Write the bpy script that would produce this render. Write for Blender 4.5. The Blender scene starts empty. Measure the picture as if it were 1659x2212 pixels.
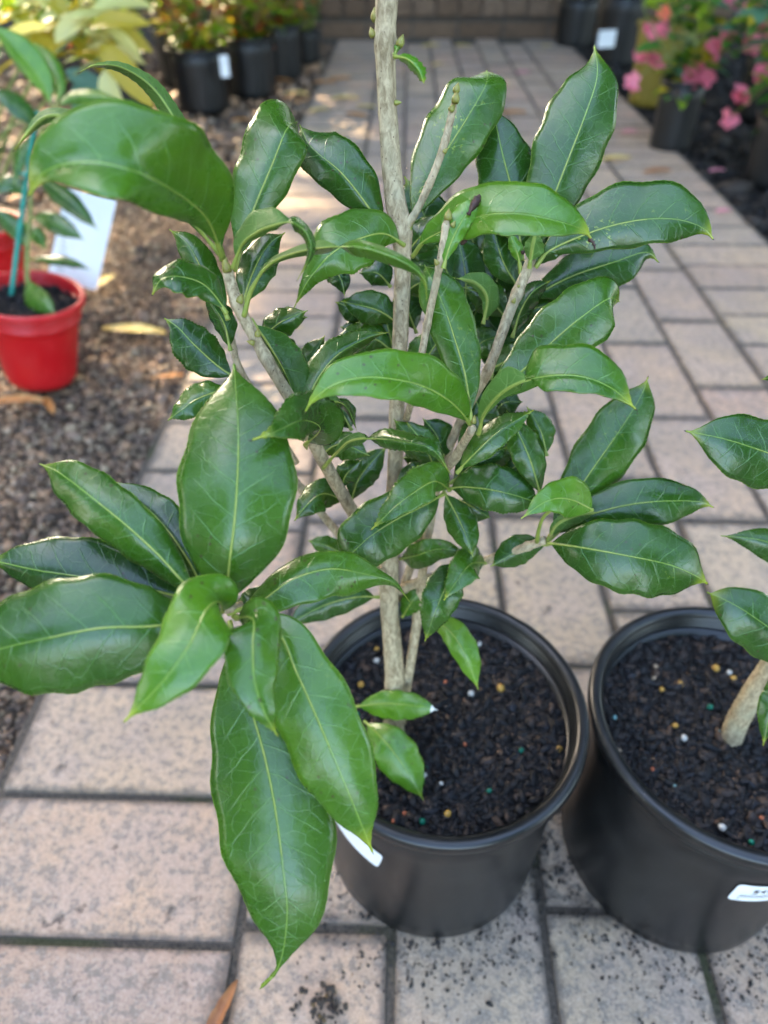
import bpy, bmesh, math, random
import numpy as np
from mathutils import Vector, Matrix, Euler

random.seed(7)
RNG = np.random.default_rng(7)
S = bpy.context.scene
COL = S.collection

# ------------------------------------------------------------------ camera
CAM_H = 0.60
PITCH = math.radians(41.5)
FPX = 1534.0                      # focal length for a 1659 x 2212 picture
cam = bpy.data.cameras.new('camera')
cam_o = bpy.data.objects.new('camera', cam)
COL.objects.link(cam_o)
cam_o.location = (0, 0, CAM_H)
cam_o.rotation_euler = (math.pi / 2 - PITCH, 0, 0)
cam.sensor_fit = 'VERTICAL'
cam.sensor_height = 36.0
cam.sensor_width = 27.0
cam.lens = FPX / 2212.0 * 36.0
cam.clip_start = 0.01
cam.clip_end = 600
cam.dof.use_dof = True
cam.dof.focus_distance = 0.305
cam.dof.aperture_fstop = 6.6
cam.dof.aperture_blades = 0
S.camera = cam_o

# ------------------------------------------------------------------ sky, sun, exposure
SUN_EL = math.radians(34)
SUN_AZ = math.radians(-38)        # measured from +Y towards +X
world = bpy.data.worlds.new('World')
S.world = world
world.use_nodes = True
wn = world.node_tree.nodes
wl_ = world.node_tree.links
bg = wn['Background']
sky = wn.new('ShaderNodeTexSky')
sky.sky_type = 'NISHITA'
sky.sun_disc = False
sky.sun_elevation = SUN_EL
sky.sun_rotation = SUN_AZ
sky.air_density = 1.0
sky.dust_density = 2.9
sky.ozone_density = 0.0
wl_.new(sky.outputs[0], bg.inputs[0])
bg.inputs[1].default_value = 0.15
sun = bpy.data.lights.new('sun', 'SUN')
sun.energy = 2.6
sun.angle = math.radians(0.6)
sun.color = (1.0, 0.80, 0.52)
sun_o = bpy.data.objects.new('sun', sun)
COL.objects.link(sun_o)
SDIR = Vector((math.sin(SUN_AZ) * math.cos(SUN_EL), math.cos(SUN_AZ) * math.cos(SUN_EL), math.sin(SUN_EL)))
sun_o.rotation_euler = SDIR.to_track_quat('Z', 'Y').to_euler()
sun_o.location = SDIR * 30
S.view_settings.view_transform = 'Standard'
S.view_settings.look = 'None'
S.view_settings.exposure = 3.68
S.view_settings.gamma = 1.0
S.render.engine = 'CYCLES'
S.cycles.use_denoising = True
S.cycles.max_bounces = 8
S.cycles.transmission_bounces = 4

# ------------------------------------------------------------------ picture point -> place
_cp, _sp = math.cos(PITCH), math.sin(PITCH)
_F = np.array([0, _cp, -_sp]); _U = np.array([0, _sp, _cp]); _R = np.array([1.0, 0, 0])
_C = np.array([0, 0, CAM_H])
def at(x, y, z):
    return _C + z * (_F + _R * ((x - 829.5) / FPX) + _U * ((1106 - y) / FPX))
def ground(x, y, h=0.0):
    v = _F + _R * ((x - 829.5) / FPX) + _U * ((1106 - y) / FPX)
    return _C + v * ((h - CAM_H) / v[2])

# ------------------------------------------------------------------ object helpers
def link(name, mesh, parent=None, mats=None):
    o = bpy.data.objects.new(name, mesh)
    COL.objects.link(o)
    if parent is not None:
        o.parent = parent
    if mats is not None and mesh is not None and not mesh.materials:
        for m in (mats if isinstance(mats, (list, tuple)) else [mats]):
            mesh.materials.append(m)
    return o
def thing(name, label, cat, loc=(0, 0, 0), group=None):
    o = bpy.data.objects.new(name, None)
    COL.objects.link(o)
    o.location = loc
    o.empty_display_size = 0.02
    o['label'] = label; o['category'] = cat
    if group: o['group'] = group
    return o
def tag(o, label, cat, group=None):
    o['label'] = label; o['category'] = cat
    if group: o['group'] = group
    return o
def mesh_from(name, verts, faces, smooth=True, uvs=None):
    me = bpy.data.meshes.new(name)
    me.from_pydata([tuple(v) for v in verts], [], [tuple(f) for f in faces])
    if smooth:
        me.polygons.foreach_set('use_smooth', [True] * len(me.polygons))
    me.update()
    return me
def rebase(me, p):
    """move mesh data so that object origin p is its base"""
    n = len(me.vertices)
    a = np.empty(n * 3, np.float32); me.vertices.foreach_get('co', a)
    a = a.reshape(-1, 3) - np.array(p, np.float32)
    me.vertices.foreach_set('co', a.ravel()); me.update()

def lathe(profile, n=64):
    v = []; f = []
    for (r, z) in profile:
        for k in range(n):
            a = 2 * math.pi * k / n
            v.append((r * math.cos(a), r * math.sin(a), z))
    for i in range(len(profile) - 1):
        for k in range(n):
            k2 = (k + 1) % n
            f.append((i * n + k, i * n + k2, (i + 1) * n + k2, (i + 1) * n + k))
    return v, f

def catmull(P, n):
    P = np.asarray(P, float)
    Q = np.vstack([2 * P[0] - P[1], P, 2 * P[-1] - P[-2]])
    seg = len(P) - 1
    out = []
    for k in range(n):
        u = k / (n - 1) * seg
        i = min(int(u), seg - 1); t = u - i
        a, b, c, d = Q[i], Q[i + 1], Q[i + 2], Q[i + 3]
        out.append(0.5 * ((2 * b) + (-a + c) * t + (2 * a - 5 * b + 4 * c - d) * t * t + (-a + 3 * b - 3 * c + d) * t ** 3))
    return np.array(out)
def arc_resample(P, n):
    d = np.r_[0, np.cumsum(np.linalg.norm(np.diff(P, axis=0), axis=1))]
    s = np.linspace(0, d[-1], n)
    return np.stack([np.interp(s, d, P[:, k]) for k in range(P.shape[1])], 1), d[-1]

def tube(P, rad, nseg=12, knobby=0.0, cap=True):
    """P (n,3), rad (n,) -> verts, faces"""
    P = np.asarray(P, float); n = len(P)
    T = np.gradient(P, axis=0); T /= np.linalg.norm(T, axis=1)[:, None] + 1e-12
    ref = np.array([0.3, 0.2, 0.93])
    if abs(T[0] @ ref) > .95: ref = np.array([1.0, 0, 0])
    N = np.cross(T[0], ref); N /= np.linalg.norm(N)
    v = []; f = []
    for i in range(n):
        N = N - T[i] * (N @ T[i]); N /= np.linalg.norm(N); B = np.cross(T[i], N)
        for k in range(nseg):
            a = 2 * math.pi * k / nseg
            r = rad[i] * (1 + knobby * (RNG.random() - .5))
            v.append(P[i] + r * (math.cos(a) * N + math.sin(a) * B))
    for i in range(n - 1):
        for k in range(nseg):
            k2 = (k + 1) % nseg
            f.append((i * nseg + k, i * nseg + k2, (i + 1) * nseg + k2, (i + 1) * nseg + k))
    if cap:
        f.append(tuple(reversed(range(nseg)))); f.append(tuple(range((n - 1) * nseg, n * nseg)))
    return v, f

def scatter_mesh(name, tverts, tfaces, locs, scales, rots, cols, smooth=False):
    """many small pieces joined in one mesh, one colour per piece"""
    tv = np.asarray(tverts, np.float32); k = len(tv); n = len(locs)
    ca, sa = np.cos(rots), np.sin(rots)
    def R(ax, i, j):
        M = np.zeros((n, 3, 3), np.float32); M[:, 0, 0] = M[:, 1, 1] = M[:, 2, 2] = 1
        M[:, i, i] = ca[:, ax]; M[:, j, j] = ca[:, ax]; M[:, i, j] = -sa[:, ax]; M[:, j, i] = sa[:, ax]
        return M
    M = R(2, 0, 1) @ R(1, 2, 0) @ R(0, 1, 2)
    V = (M @ (tv[None] * scales[:, None, :]).transpose(0, 2, 1)).transpose(0, 2, 1) + locs[:, None, :]
    me = bpy.data.meshes.new(name)
    fl = np.array([len(f) for f in tfaces]); flat = np.concatenate([np.array(f) for f in tfaces])
    nl = len(flat); nf = len(fl)
    me.vertices.add(n * k); me.vertices.foreach_set('co', V.astype(np.float32).ravel())
    me.loops.add(n * nl)
    me.loops.foreach_set('vertex_index', (flat[None] + (np.arange(n) * k)[:, None]).ravel().astype(np.int32))
    starts = np.r_[0, np.cumsum(fl)[:-1]]
    me.polygons.add(n * nf)
    me.polygons.foreach_set('loop_start', (starts[None] + (np.arange(n) * nl)[:, None]).ravel().astype(np.int32))
    if smooth: me.polygons.foreach_set('use_smooth', [True] * (n * nf))
    ca_ = me.color_attributes.new('tint', 'FLOAT_COLOR', 'POINT')
    c4 = np.ones((n, k, 4), np.float32); c4[:, :, :3] = np.asarray(cols, np.float32)[:, None, :]
    ca_.data.foreach_set('color', c4.ravel())
    me.update(calc_edges=True); me.validate()
    return me
def lump(seed, n1=1):
    """an irregular chip: jittered low sphere"""
    r = np.random.default_rng(seed)
    bm = bmesh.new(); bmesh.ops.create_icosphere(bm, subdivisions=n1, radius=1.0)
    v = [np.array(x.co) * (0.72 + .5 * r.random()) for x in bm.verts]
    f = [[x.index for x in p.verts] for p in bm.faces]
    bm.free(); return v, f
def chip(seed):
    r = np.random.default_rng(seed)
    v = []
    for sz in (-1, 1):
        for a in range(4):
            th = a * math.pi / 2 + .6 * r.random()
            q = .7 + .5 * r.random()
            v.append((math.cos(th) * q, math.sin(th) * q, sz * (.6 + .5 * r.random())))
    f = [(3, 2, 1, 0), (4, 5, 6, 7)] + [(a, (a + 1) % 4, 4 + (a + 1) % 4, 4 + a) for a in range(4)]
    return v, f

# ------------------------------------------------------------------ material helpers
class NT:
    def __init__(s, name):
        s.m = bpy.data.materials.new(name); s.m.use_nodes = True
        s.t = s.m.node_tree; s.n = s.t.nodes; s.p = s.n['Principled BSDF']; s.out = s.n['Material Output']
    def new(s, t, **kw):
        x = s.n.new(t)
        for k, v in kw.items(): setattr(x, k, v)
        return x
    def put(s, sock, v):
        if hasattr(v, 'is_output') or isinstance(v, bpy.types.NodeSocket): s.t.links.new(v, sock)
        else: sock.default_value = v
    def math(s, op, a, b=0.0, c=0.0, clamp=False):
        x = s.new('ShaderNodeMath', operation=op); x.use_clamp = clamp
        s.put(x.inputs[0], a); s.put(x.inputs[1], b); s.put(x.inputs[2], c)
        return x.outputs[0]
    def smooth(s, v, a, b, lo=0.0, hi=1.0):
        x = s.new('ShaderNodeMapRange', interpolation_type='SMOOTHSTEP')
        s.put(x.inputs[0], v); s.put(x.inputs[1], a); s.put(x.inputs[2], b); s.put(x.inputs[3], lo); s.put(x.inputs[4], hi)
        return x.outputs[0]
    def mix(s, f, a, b, mode='MIX'):
        x = s.new('ShaderNodeMix', data_type='RGBA', blend_type=mode)
        s.put(x.inputs[0], f); s.put(x.inputs[6], a if not isinstance(a, tuple) else (*a, 1)[:4]); s.put(x.inputs[7], b if not isinstance(b, tuple) else (*b, 1)[:4])
        return x.outputs[2]
    def noise(s, vec, scale, detail=3.0, rough=.55, dist=0.0):
        x = s.new('ShaderNodeTexNoise')
        if vec is not None: s.put(x.inputs['Vector'], vec)
        x.inputs['Scale'].default_value = scale; x.inputs['Detail'].default_value = detail
        x.inputs['Roughness'].default_value = rough; x.inputs['Distortion'].default_value = dist
        return x.outputs[0]
    def voronoi(s, vec, scale, feature='F1', dims='3D', rnd=1.0):
        x = s.new('ShaderNodeTexVoronoi', feature=feature, voronoi_dimensions=dims)
        if vec is not None: s.put(x.inputs['Vector'], vec)
        x.inputs['Scale'].default_value = scale; x.inputs['Randomness'].default_value = rnd
        return x.outputs[0]
    def bump(s, h, strength, dist):
        x = s.new('ShaderNodeBump'); s.put(x.inputs['Height'], h)
        x.inputs['Strength'].default_value = strength; x.inputs['Distance'].default_value = dist
        s.t.links.new(x.outputs[0], s.p.inputs['Normal']); return x.outputs[0]
    def base(s, c, rough=.5, spec=.5):
        s.put(s.p.inputs['Base Color'], c if not isinstance(c, tuple) else (*c, 1)[:4])
        s.put(s.p.inputs['Roughness'], rough); s.p.inputs['Specular IOR Level'].default_value = spec
        return s.m
    def translucent(s, col, fac, nrm=None):
        tr = s.new('ShaderNodeBsdfTranslucent'); s.put(tr.inputs[0], col if not isinstance(col, tuple) else (*col, 1)[:4])
        mx = s.new('ShaderNodeMixShader'); s.put(mx.inputs[0], fac)
        s.t.links.new(s.p.outputs[0], mx.inputs[1]); s.t.links.new(tr.outputs[0], mx.inputs[2])
        s.t.links.new(mx.outputs[0], s.out.inputs[0])
    def objco(s): return s.new('ShaderNodeTexCoord').outputs['Object']
    def pos(s): return s.new('ShaderNodeNewGeometry').outputs['Position']
    def objrand(s): return s.new('ShaderNodeObjectInfo').outputs['Random']

def leaf_material(name, under):
    k = NT(name)
    uv = k.new('ShaderNodeUVMap', uv_map='UVMap').outputs[0]
    ph = k.new('ShaderNodeUVMap', uv_map='phys').outputs[0]
    sx = k.new('ShaderNodeSeparateXYZ'); k.t.links.new(uv, sx.inputs[0]); u, v = sx.outputs[0], sx.outputs[1]
    px = k.new('ShaderNodeSeparateXYZ'); k.t.links.new(ph, px.inputs[0]); x, y = px.outputs[0], px.outputs[1]
    av = k.math('ABSOLUTE', v); ay = k.math('ABSOLUTE', y)
    info = k.new('ShaderNodeObjectInfo'); col = k.new('ShaderNodeSeparateColor'); k.t.links.new(info.outputs['Color'], col.inputs[0])
    tone, tipy, speck = col.outputs[0], col.outputs[1], col.outputs[2]
    rnd = info.outputs['Random']
    # shift the pattern for every leaf
    off = k.new('ShaderNodeCombineXYZ'); k.put(off.inputs[0], k.math('MULTIPLY', rnd, 37.0)); k.put(off.inputs[1], k.math('MULTIPLY', rnd, 91.0))
    pv = k.new('ShaderNodeVectorMath', operation='ADD'); k.t.links.new(ph, pv.inputs[0]); k.t.links.new(off.outputs[0], pv.inputs[1]); pv = pv.outputs[0]
    wob = k.noise(pv, 60, 2)
    wob2 = k.math('SUBTRACT', wob, .5)
    # midrib
    mid = k.smooth(ay, .00016, k.math('ADD', .00032, k.math('MULTIPLY', k.math('SUBTRACT', 1.0, u), .00045)), 1, 0)
    # side veins curve forward from the midrib
    side = k.math('MULTIPLY', k.math('SIGN', y), .004)
    p = k.math('SUBTRACT', k.math('ADD', x, side), k.math('ADD', k.math('MULTIPLY', ay, .62), k.math('MULTIPLY', k.math('MULTIPLY', ay, ay), 9.0)))
    p = k.math('ADD', k.math('DIVIDE', p, .0112), k.math('MULTIPLY', wob2, .4))
    fr = k.math('ABSOLUTE', k.math('SUBTRACT', k.math('FRACT', p), .5))
    sec = k.math('MULTIPLY', k.smooth(fr, .012, .042, 1, 0), k.smooth(av, .4, .85, 1, 0))
    # fine net
    dv = k.new('ShaderNodeVectorMath', operation='ADD'); k.t.links.new(pv, dv.inputs[0])
    nv = k.new('ShaderNodeTexNoise'); nv.inputs['Scale'].default_value = 150; k.t.links.new(pv, nv.inputs['Vector'])
    sc = k.new('ShaderNodeVectorMath', operation='SCALE'); k.t.links.new(nv.outputs[1], sc.inputs[0]); sc.inputs[3].default_value = .0035
    k.t.links.new(sc.outputs[0], dv.inputs[1])
    st = k.new('ShaderNodeMapping'); k.t.links.new(dv.outputs[0], st.inputs[0]); st.inputs['Scale'].default_value = (1.0, .78, 1)
    cell = k.voronoi(st.outputs[0], 185, 'DISTANCE_TO_EDGE', '2D')
    net = k.smooth(cell, .012, .060, 1, 0)
    cell2 = k.voronoi(st.outputs[0], 520, 'DISTANCE_TO_EDGE', '2D')
    net2 = k.smooth(cell2, .02, .12, 1, 0)
    netvar = k.smooth(k.noise(pv, 25, 2), .3, .65, .35, 1.0)
    patch = k.noise(pv, 45, 3)
    if not under:
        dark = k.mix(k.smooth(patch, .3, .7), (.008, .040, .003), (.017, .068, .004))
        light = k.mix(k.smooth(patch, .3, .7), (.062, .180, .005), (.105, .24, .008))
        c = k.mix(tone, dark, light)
        veinc = k.mix(tone, (.085, .20, .050), (.16, .33, .07))
        c = k.mix(k.math('MULTIPLY', k.math('MULTIPLY', net, netvar), .24), c, veinc)
        c = k.mix(k.math('MULTIPLY', net2, .04), c, veinc)
        c = k.mix(k.math('MULTIPLY', sec, .5), c, veinc)
        c = k.mix(k.math('MULTIPLY', mid, k.math('ADD', .30, k.math('MULTIPLY', rnd, .5))), c, (.24, .38, .06))
        marg, mfac = (.20, .32, .03), .5
    else:
        dark = k.mix(k.smooth(patch, .3, .7), (.035, .098, .016), (.052, .125, .022))
        c = k.mix(tone, dark, (.12, .24, .03))
        veinc = (.15, .26, .06)
        c = k.mix(k.math('MULTIPLY', net, .5), c, veinc)
        c = k.mix(k.math('MULTIPLY', sec, .6), c, veinc)
        c = k.mix(k.smooth(ay, .0006, .0014, 1, 0), c, (.30, .40, .08))
        marg, mfac = (.24, .34, .04), .45
    c = k.mix(k.math('MULTIPLY', k.smooth(k.math('ADD', av, k.math('MULTIPLY', wob2, .03)), .972, .998), mfac), c, marg)
    # yellow flecks
    fl = k.smooth(k.noise(pv, 420, 3, .7), .56, .66)
    fz = k.smooth(k.noise(pv, 55, 1), .56, .70)
    c = k.mix(k.math('MULTIPLY', k.math('MULTIPLY', fl, fz), k.math('MULTIPLY', speck, .9)), c, (.34, .42, .04))
    # dust grains
    du = k.smooth(k.voronoi(pv, 700, 'F1', '2D'), .05, .11, 1, 0)
    c = k.mix(k.math('MULTIPLY', du, k.math('MULTIPLY', netvar, .22)), c, (.32, .42, .30))
    bsp = k.math('MULTIPLY', k.smooth(k.voronoi(pv, 130, 'F1', '2D'), .05, .10, 1, 0), k.smooth(k.noise(pv, 30, 1), .55, .62))
    c = k.mix(k.math('MULTIPLY', bsp, .8), c, (.05, .035, .015))
    hz_ = k.noise(pv, 18, 2)
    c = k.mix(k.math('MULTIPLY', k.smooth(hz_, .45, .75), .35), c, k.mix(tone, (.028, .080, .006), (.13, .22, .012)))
    # tip
    c = k.mix(k.math('MULTIPLY', k.smooth(u, .86, .985), k.math('MULTIPLY', tipy, .95)), c, (.40, .44, .03))
    c = k.mix(k.math('MULTIPLY', k.smooth(u, .984, .992), k.smooth(tipy, .2, .5)), c, (.035, .015, .008))
    rough = k.math('ADD', .17 if not under else .5, k.math('MULTIPLY', k.noise(pv, 90, 3), .16))
    rough = k.math('ADD', rough, k.math('MULTIPLY', tone, .06))
    k.base(c, rough, .5 if not under else .35)
    if not under:
        k.p.inputs['Coat Weight'].default_value = .2
        k.p.inputs['Coat Roughness'].default_value = .22
    h = k.math('ADD', k.math('MULTIPLY', net, -.12), k.math('MULTIPLY', sec, -.5))
    h = k.math('ADD', h, k.math('MULTIPLY', mid, -1.0 if not under else -1.6))
    h = k.math('ADD', h, k.math('MULTIPLY', k.noise(pv, 110, 3), 1.1))
    h = k.math('ADD', h, k.math('MULTIPLY', k.noise(pv, 900, 2), .12))
    if under: h = k.math('MULTIPLY', h, -1.0)
    k.bump(h, .55, .00055)
    k.translucent(k.mix(.5, c, (.14, .30, .02)), .12 if not under else .16)
    return k.m
M = {}
M['leaf_top'] = leaf_material('leaf_top', False)
M['leaf_under'] = leaf_material('leaf_under', True)
def simple(name, c1, c2, scale, rough=.5, spec=.5, bump=0, bscale=None, bdist=.001, trans=0, coords='obj', detail=3):
    k = NT(name); co = k.objco() if coords == 'obj' else k.pos()
    n = k.noise(co, scale, detail)
    c = k.mix(k.smooth(n, .3, .7), c1, c2)
    k.base(c, rough, spec)
    if bump: k.bump(k.noise(co, bscale or scale, 4), bump, bdist)
    if trans: k.translucent(c, trans)
    return k.m
M['petiole'] = simple('petiole', (.20, .27, .04), (.28, .32, .06), 300, .45)
M['white_dry'] = simple('white_dry', (.55, .55, .52), (.7, .68, .62), 300, .7)
M['brown_dry'] = simple('brown_dry', (.03, .012, .008), (.07, .03, .02), 400, .6, bump=.4, bdist=.0005)
M['bud'] = simple('bud', (.20, .16, .03), (.24, .26, .05), 500, .5)
def bark():
    k = NT('bark'); P = k.pos()
    mp = k.new('ShaderNodeMapping'); k.t.links.new(P, mp.inputs[0]); mp.inputs['Scale'].default_value = (1, 1, .42)
    n = k.noise(mp.outputs[0], 420, 5, .65, .6)
    n2 = k.noise(P, 60, 3)
    n3 = k.voronoi(P, 330, 'F1')
    c = k.mix(k.smooth(n, .3, .68), (.22, .165, .09), (.54, .44, .275))
    c = k.mix(k.smooth(n2, .45, .75, 0, .5), c, (.30, .29, .19))
    c = k.mix(k.smooth(n3, .06, .16, .75, 0), c, (.10, .065, .04))
    k.base(c, .78, .25)
    k.bump(k.math('ADD', n, k.math('MULTIPLY', k.noise(P, 900, 2), .3)), .5, .0007)
    return k.m
M['bark'] = bark()
M['bark_thin'] = M['bark']
def plastic(name, c, dust, rough, dustamt):
    k = NT(name); co = k.objco()
    n = k.noise(co, 26, 4, .6); n2 = k.noise(co, 340, 3, .6)
    f = k.math('MULTIPLY', k.smooth(n, .35, .75), dustamt)
    f = k.math('ADD', f, k.math('MULTIPLY', k.smooth(n2, .60, .72), dustamt * .5))
    spk = k.math('MULTIPLY', k.smooth(k.voronoi(co, 160, 'F1'), .05, .10, 1, 0), k.smooth(k.noise(co, 22, 2), .48, .62))
    scr = k.new('ShaderNodeMapping'); k.t.links.new(co, scr.inputs[0]); scr.inputs['Scale'].default_value = (1, 1, .12)
    scn = k.smooth(k.noise(scr.outputs[0], 170, 3, .6), .60, .72, 0, dustamt * .6)
    f = k.math('ADD', f, scn)
    c = k.mix(k.math('MULTIPLY', spk, min(1.0, dustamt * 1.6)), c, (.16, .13, .10))
    k.base(k.mix(f, c, dust), k.math('ADD', rough, k.math('MULTIPLY', n, .2)), .5)
    k.bump(n2, .12, .0006)
    return k.m
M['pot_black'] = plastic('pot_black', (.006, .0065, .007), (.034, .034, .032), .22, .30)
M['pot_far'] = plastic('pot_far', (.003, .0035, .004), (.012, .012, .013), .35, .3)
M['pot_red'] = plastic('pot_red', (.46, .004, .008), (.50, .03, .03), .30, .3)
M['pot_yellow'] = plastic('pot_yellow', (.19, .14, .012), (.22, .17, .03), .5, .3)
def tinted(name, rough, bump=0, spec=.4):
    k = NT(name)
    a = k.new('ShaderNodeAttribute', attribute_name='tint').outputs['Color']
    P = k.pos(); n = k.noise(P, 500, 3)
    c = k.mix(k.smooth(n, .3, .7, .22, 0), a, (.01, .01, .01))
    k.base(c, rough, spec)
    if bump: k.bump(n, bump, .0008)
    return k.m
M['mulch'] = tinted('mulch', .72, .5)
M['pellet'] = tinted('pellet', .35)
M['gravel'] = tinted('gravel', .75, .5)
M['soil'] = simple('soil', (.006, .005, .0045), (.016, .013, .011), 260, .9, .2, bump=.8, bdist=.003, coords='pos')
M['earth'] = simple('earth', (.045, .032, .022), (.085, .062, .042), 30, .95, .2, bump=.8, bscale=140, bdist=.004, coords='pos')
def joint_sand():
    k = NT('joint_sand'); P = k.pos()
    n = k.noise(P, 9, 3); n2 = k.noise(P, 400, 3)
    c = k.mix(k.smooth(n2, .3, .7), (.050, .041, .032), (.125, .10, .075))
    c = k.mix(k.smooth(n, .52, .66, 0, .6), c, (.045, .055, .018))
    k.base(c, .95, .2); k.bump(n2, .7, .002); return k.m
M['joint'] = joint_sand()
def paver_mat():
    k = NT('paver'); co = k.pos(); r = k.objrand()
    sh = k.new('ShaderNodeVectorMath', operation='ADD'); k.t.links.new(co, sh.inputs[0])
    cb = k.new('ShaderNodeCombineXYZ'); k.put(cb.inputs[0], k.math('MULTIPLY', r, 13.0)); k.put(cb.inputs[2], k.math('MULTIPLY', r, 7.0)); k.t.links.new(cb.outputs[0], sh.inputs[1])
    p = sh.outputs[0]
    big = k.noise(p, 14, 3, .55); med = k.noise(p, 125, 5, .70); fine = k.noise(p, 520, 3, .7)
    rc = k.new('ShaderNodeValToRGB'); e = rc.color_ramp.elements
    e[0].position = 0; e[0].color = (.40, .315, .25, 1); e[1].position = 1; e[1].color = (.40, .34, .25, 1)
    for q, cc in ((.2, (.33, .285, .235)), (.45, (.42, .345, .265)), (.7, (.40, .29, .235)), (.85, (.36, .315, .26))):
        el = rc.color_ramp.elements.new(q); el.color = (*cc, 1)
    rr = k.math('FRACT', k.math('MULTIPLY', r, 7.31)); k.t.links.new(rr, rc.inputs[0])
    c = k.mix(1.0, rc.outputs[0], (1.22, 1.03, .83), 'MULTIPLY')
    stain = k.noise(co, 5.5, 4, .6)
    c = k.mix(k.smooth(stain, .42, .62, 0, .38), c, (.20, .17, .145))
    c = k.mix(k.smooth(big, .38, .68, 0, .5), c, (.40, .295, .24))
    c = k.mix(k.smooth(med, .47, .60, 0, .68), c, (.165, .145, .12))
    c = k.mix(k.smooth(fine, .50, .66, 0, .55), c, (.13, .115, .10))
    c = k.mix(k.smooth(fine, .34, .46, .45, 0), c, (.52, .44, .35))
    oc = k.new('ShaderNodeSeparateXYZ'); k.t.links.new(k.new('ShaderNodeTexCoord').outputs['Generated'], oc.inputs[0])
    ex = k.math('ABSOLUTE', k.math('SUBTRACT', oc.outputs[0], .5)); ey = k.math('ABSOLUTE', k.math('SUBTRACT', oc.outputs[1], .5))
    ed = k.math('MAXIMUM', ex, ey)
    edn = k.math('ADD', ed, k.math('MULTIPLY', k.math('SUBTRACT', k.noise(p, 60, 4, .7), .5), .16))
    c = k.mix(k.smooth(edn, .43, .50, 0, .7), c, (.07, .058, .048))
    # dark dirt specks and blotches
    bl = k.math('MULTIPLY', k.smooth(k.noise(p, 42, 5, .7), .60, .68), k.smooth(big, .42, .6))
    c = k.mix(k.math('MULTIPLY', bl, .8), c, (.035, .028, .024))
    sp = k.smooth(k.voronoi(p, 150, 'F1'), .07, .13, .6, 0)
    c = k.mix(sp, c, (.05, .042, .036))
    k.base(c, k.math('ADD', .62, k.math('MULTIPLY', fine, .25)), .35)
    k.bump(k.math('ADD', fine, k.math('MULTIPLY', med, .9)), .6, .0016)
    return k.m
M['paver'] = paver_mat()
def brick_mat():
    k = NT('wall_brick'); p = k.pos(); r = k.objrand()
    n = k.noise(p, 40, 4)
    c = k.mix(r, (.11, .07, .042), (.17, .115, .075)); c = k.mix(k.smooth(n, .35, .7, 0, .6), c, (.07, .045, .03))
    k.base(c, .9, .2); k.bump(k.noise(p, 200, 4), .6, .003); return k.m
M['brick'] = brick_mat()
M['mortar'] = simple('mortar', (.05, .042, .035), (.10, .085, .07), 60, .95, .2, bump=.5, coords='pos')
M['card'] = simple('card', (.70, .73, .74), (.78, .80, .80), 12, .4)
M['sticker'] = simple('sticker', (.74, .78, .78), (.80, .82, .82), 30, .45)
M['ink'] = simple('ink', (.03, .03, .035), (.05, .05, .055), 30, .6)
M['ink_grey'] = simple('ink_grey', (.25, .27, .28), (.33, .35, .36), 60, .6)
M['stake'] = simple('stake', (.0, .17, .13), (.0, .24, .17), 90, .4)
def folmat(name, c1, c2, rough=.4, trans=.35):
    k = NT(name); r = k.objrand(); n = k.noise(k.objco(), 40, 2)
    c = k.mix(k.math('MULTIPLY', k.math('ADD', r, n), .6), c1, c2)
    k.base(c, rough, .45); k.translucent(c, trans); return k.m
M['f_green'] = folmat('f_green', (.030, .095, .014), (.075, .20, .025))
M['f_dark'] = folmat('f_dark', (.012, .045, .012), (.035, .10, .022))
M['f_yellow'] = folmat('f_yellow', (.30, .32, .015), (.50, .38, .03), trans=.5)
M['f_lime'] = folmat('f_lime', (.13, .28, .012), (.28, .40, .02), trans=.5)
M['f_red'] = folmat('f_red', (.30, .05, .02), (.50, .15, .03), trans=.5)
M['f_pale'] = folmat('f_pale', (.50, .54, .16), (.68, .64, .26), trans=.45)  # variegated leaves, colour raised further to stand in for sunlight
M['f_bluegreen'] = folmat('f_bluegreen', (.04, .12, .06), (.09, .20, .11))
M['pink'] = folmat('pink', (.68, .10, .17), (.80, .26, .33), .5, .4)
M['coral'] = folmat('coral', (.80, .14, .08), (.85, .25, .12), .5, .4)
M['stem_green'] = simple('stem_green', (.12, .17, .03), (.2, .2, .05), 200, .5)
M['stem_red'] = simple('stem_red', (.16, .07, .035), (.24, .14, .06), 150, .6)
M['dry_yellow'] = simple('dry_yellow', (.60, .40, .09), (.66, .52, .20), 60, .6, trans=.2)
M['dry_orange'] = simple('dry_orange', (.48, .17, .035), (.55, .28, .09), 60, .6, trans=.2)
M['dry_brown'] = simple('dry_brown', (.28, .10, .035), (.42, .18, .06), 80, .6)
M['petal'] = simple('petal', (.72, .22, .30), (.78, .36, .42), 60, .5, trans=.3)
M['tree_leaf'] = folmat('tree_leaf', (.02, .07, .012), (.05, .13, .02), .5, .2)

# ------------------------------------------------------------------ setting: ground, path, beds
def sheet(name, x0, x1, y0, y1, z, mat, kind='structure'):
    me = mesh_from(name, [(x0, y0, z), (x1, y0, z), (x1, y1, z), (x0, y1, z)], [(0, 1, 2, 3)], False)
    o = link(name, me, None, mat); o['kind'] = kind; return o
sheet('ground', -250, 250, -250, 250, -.060, M['earth'])

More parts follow.
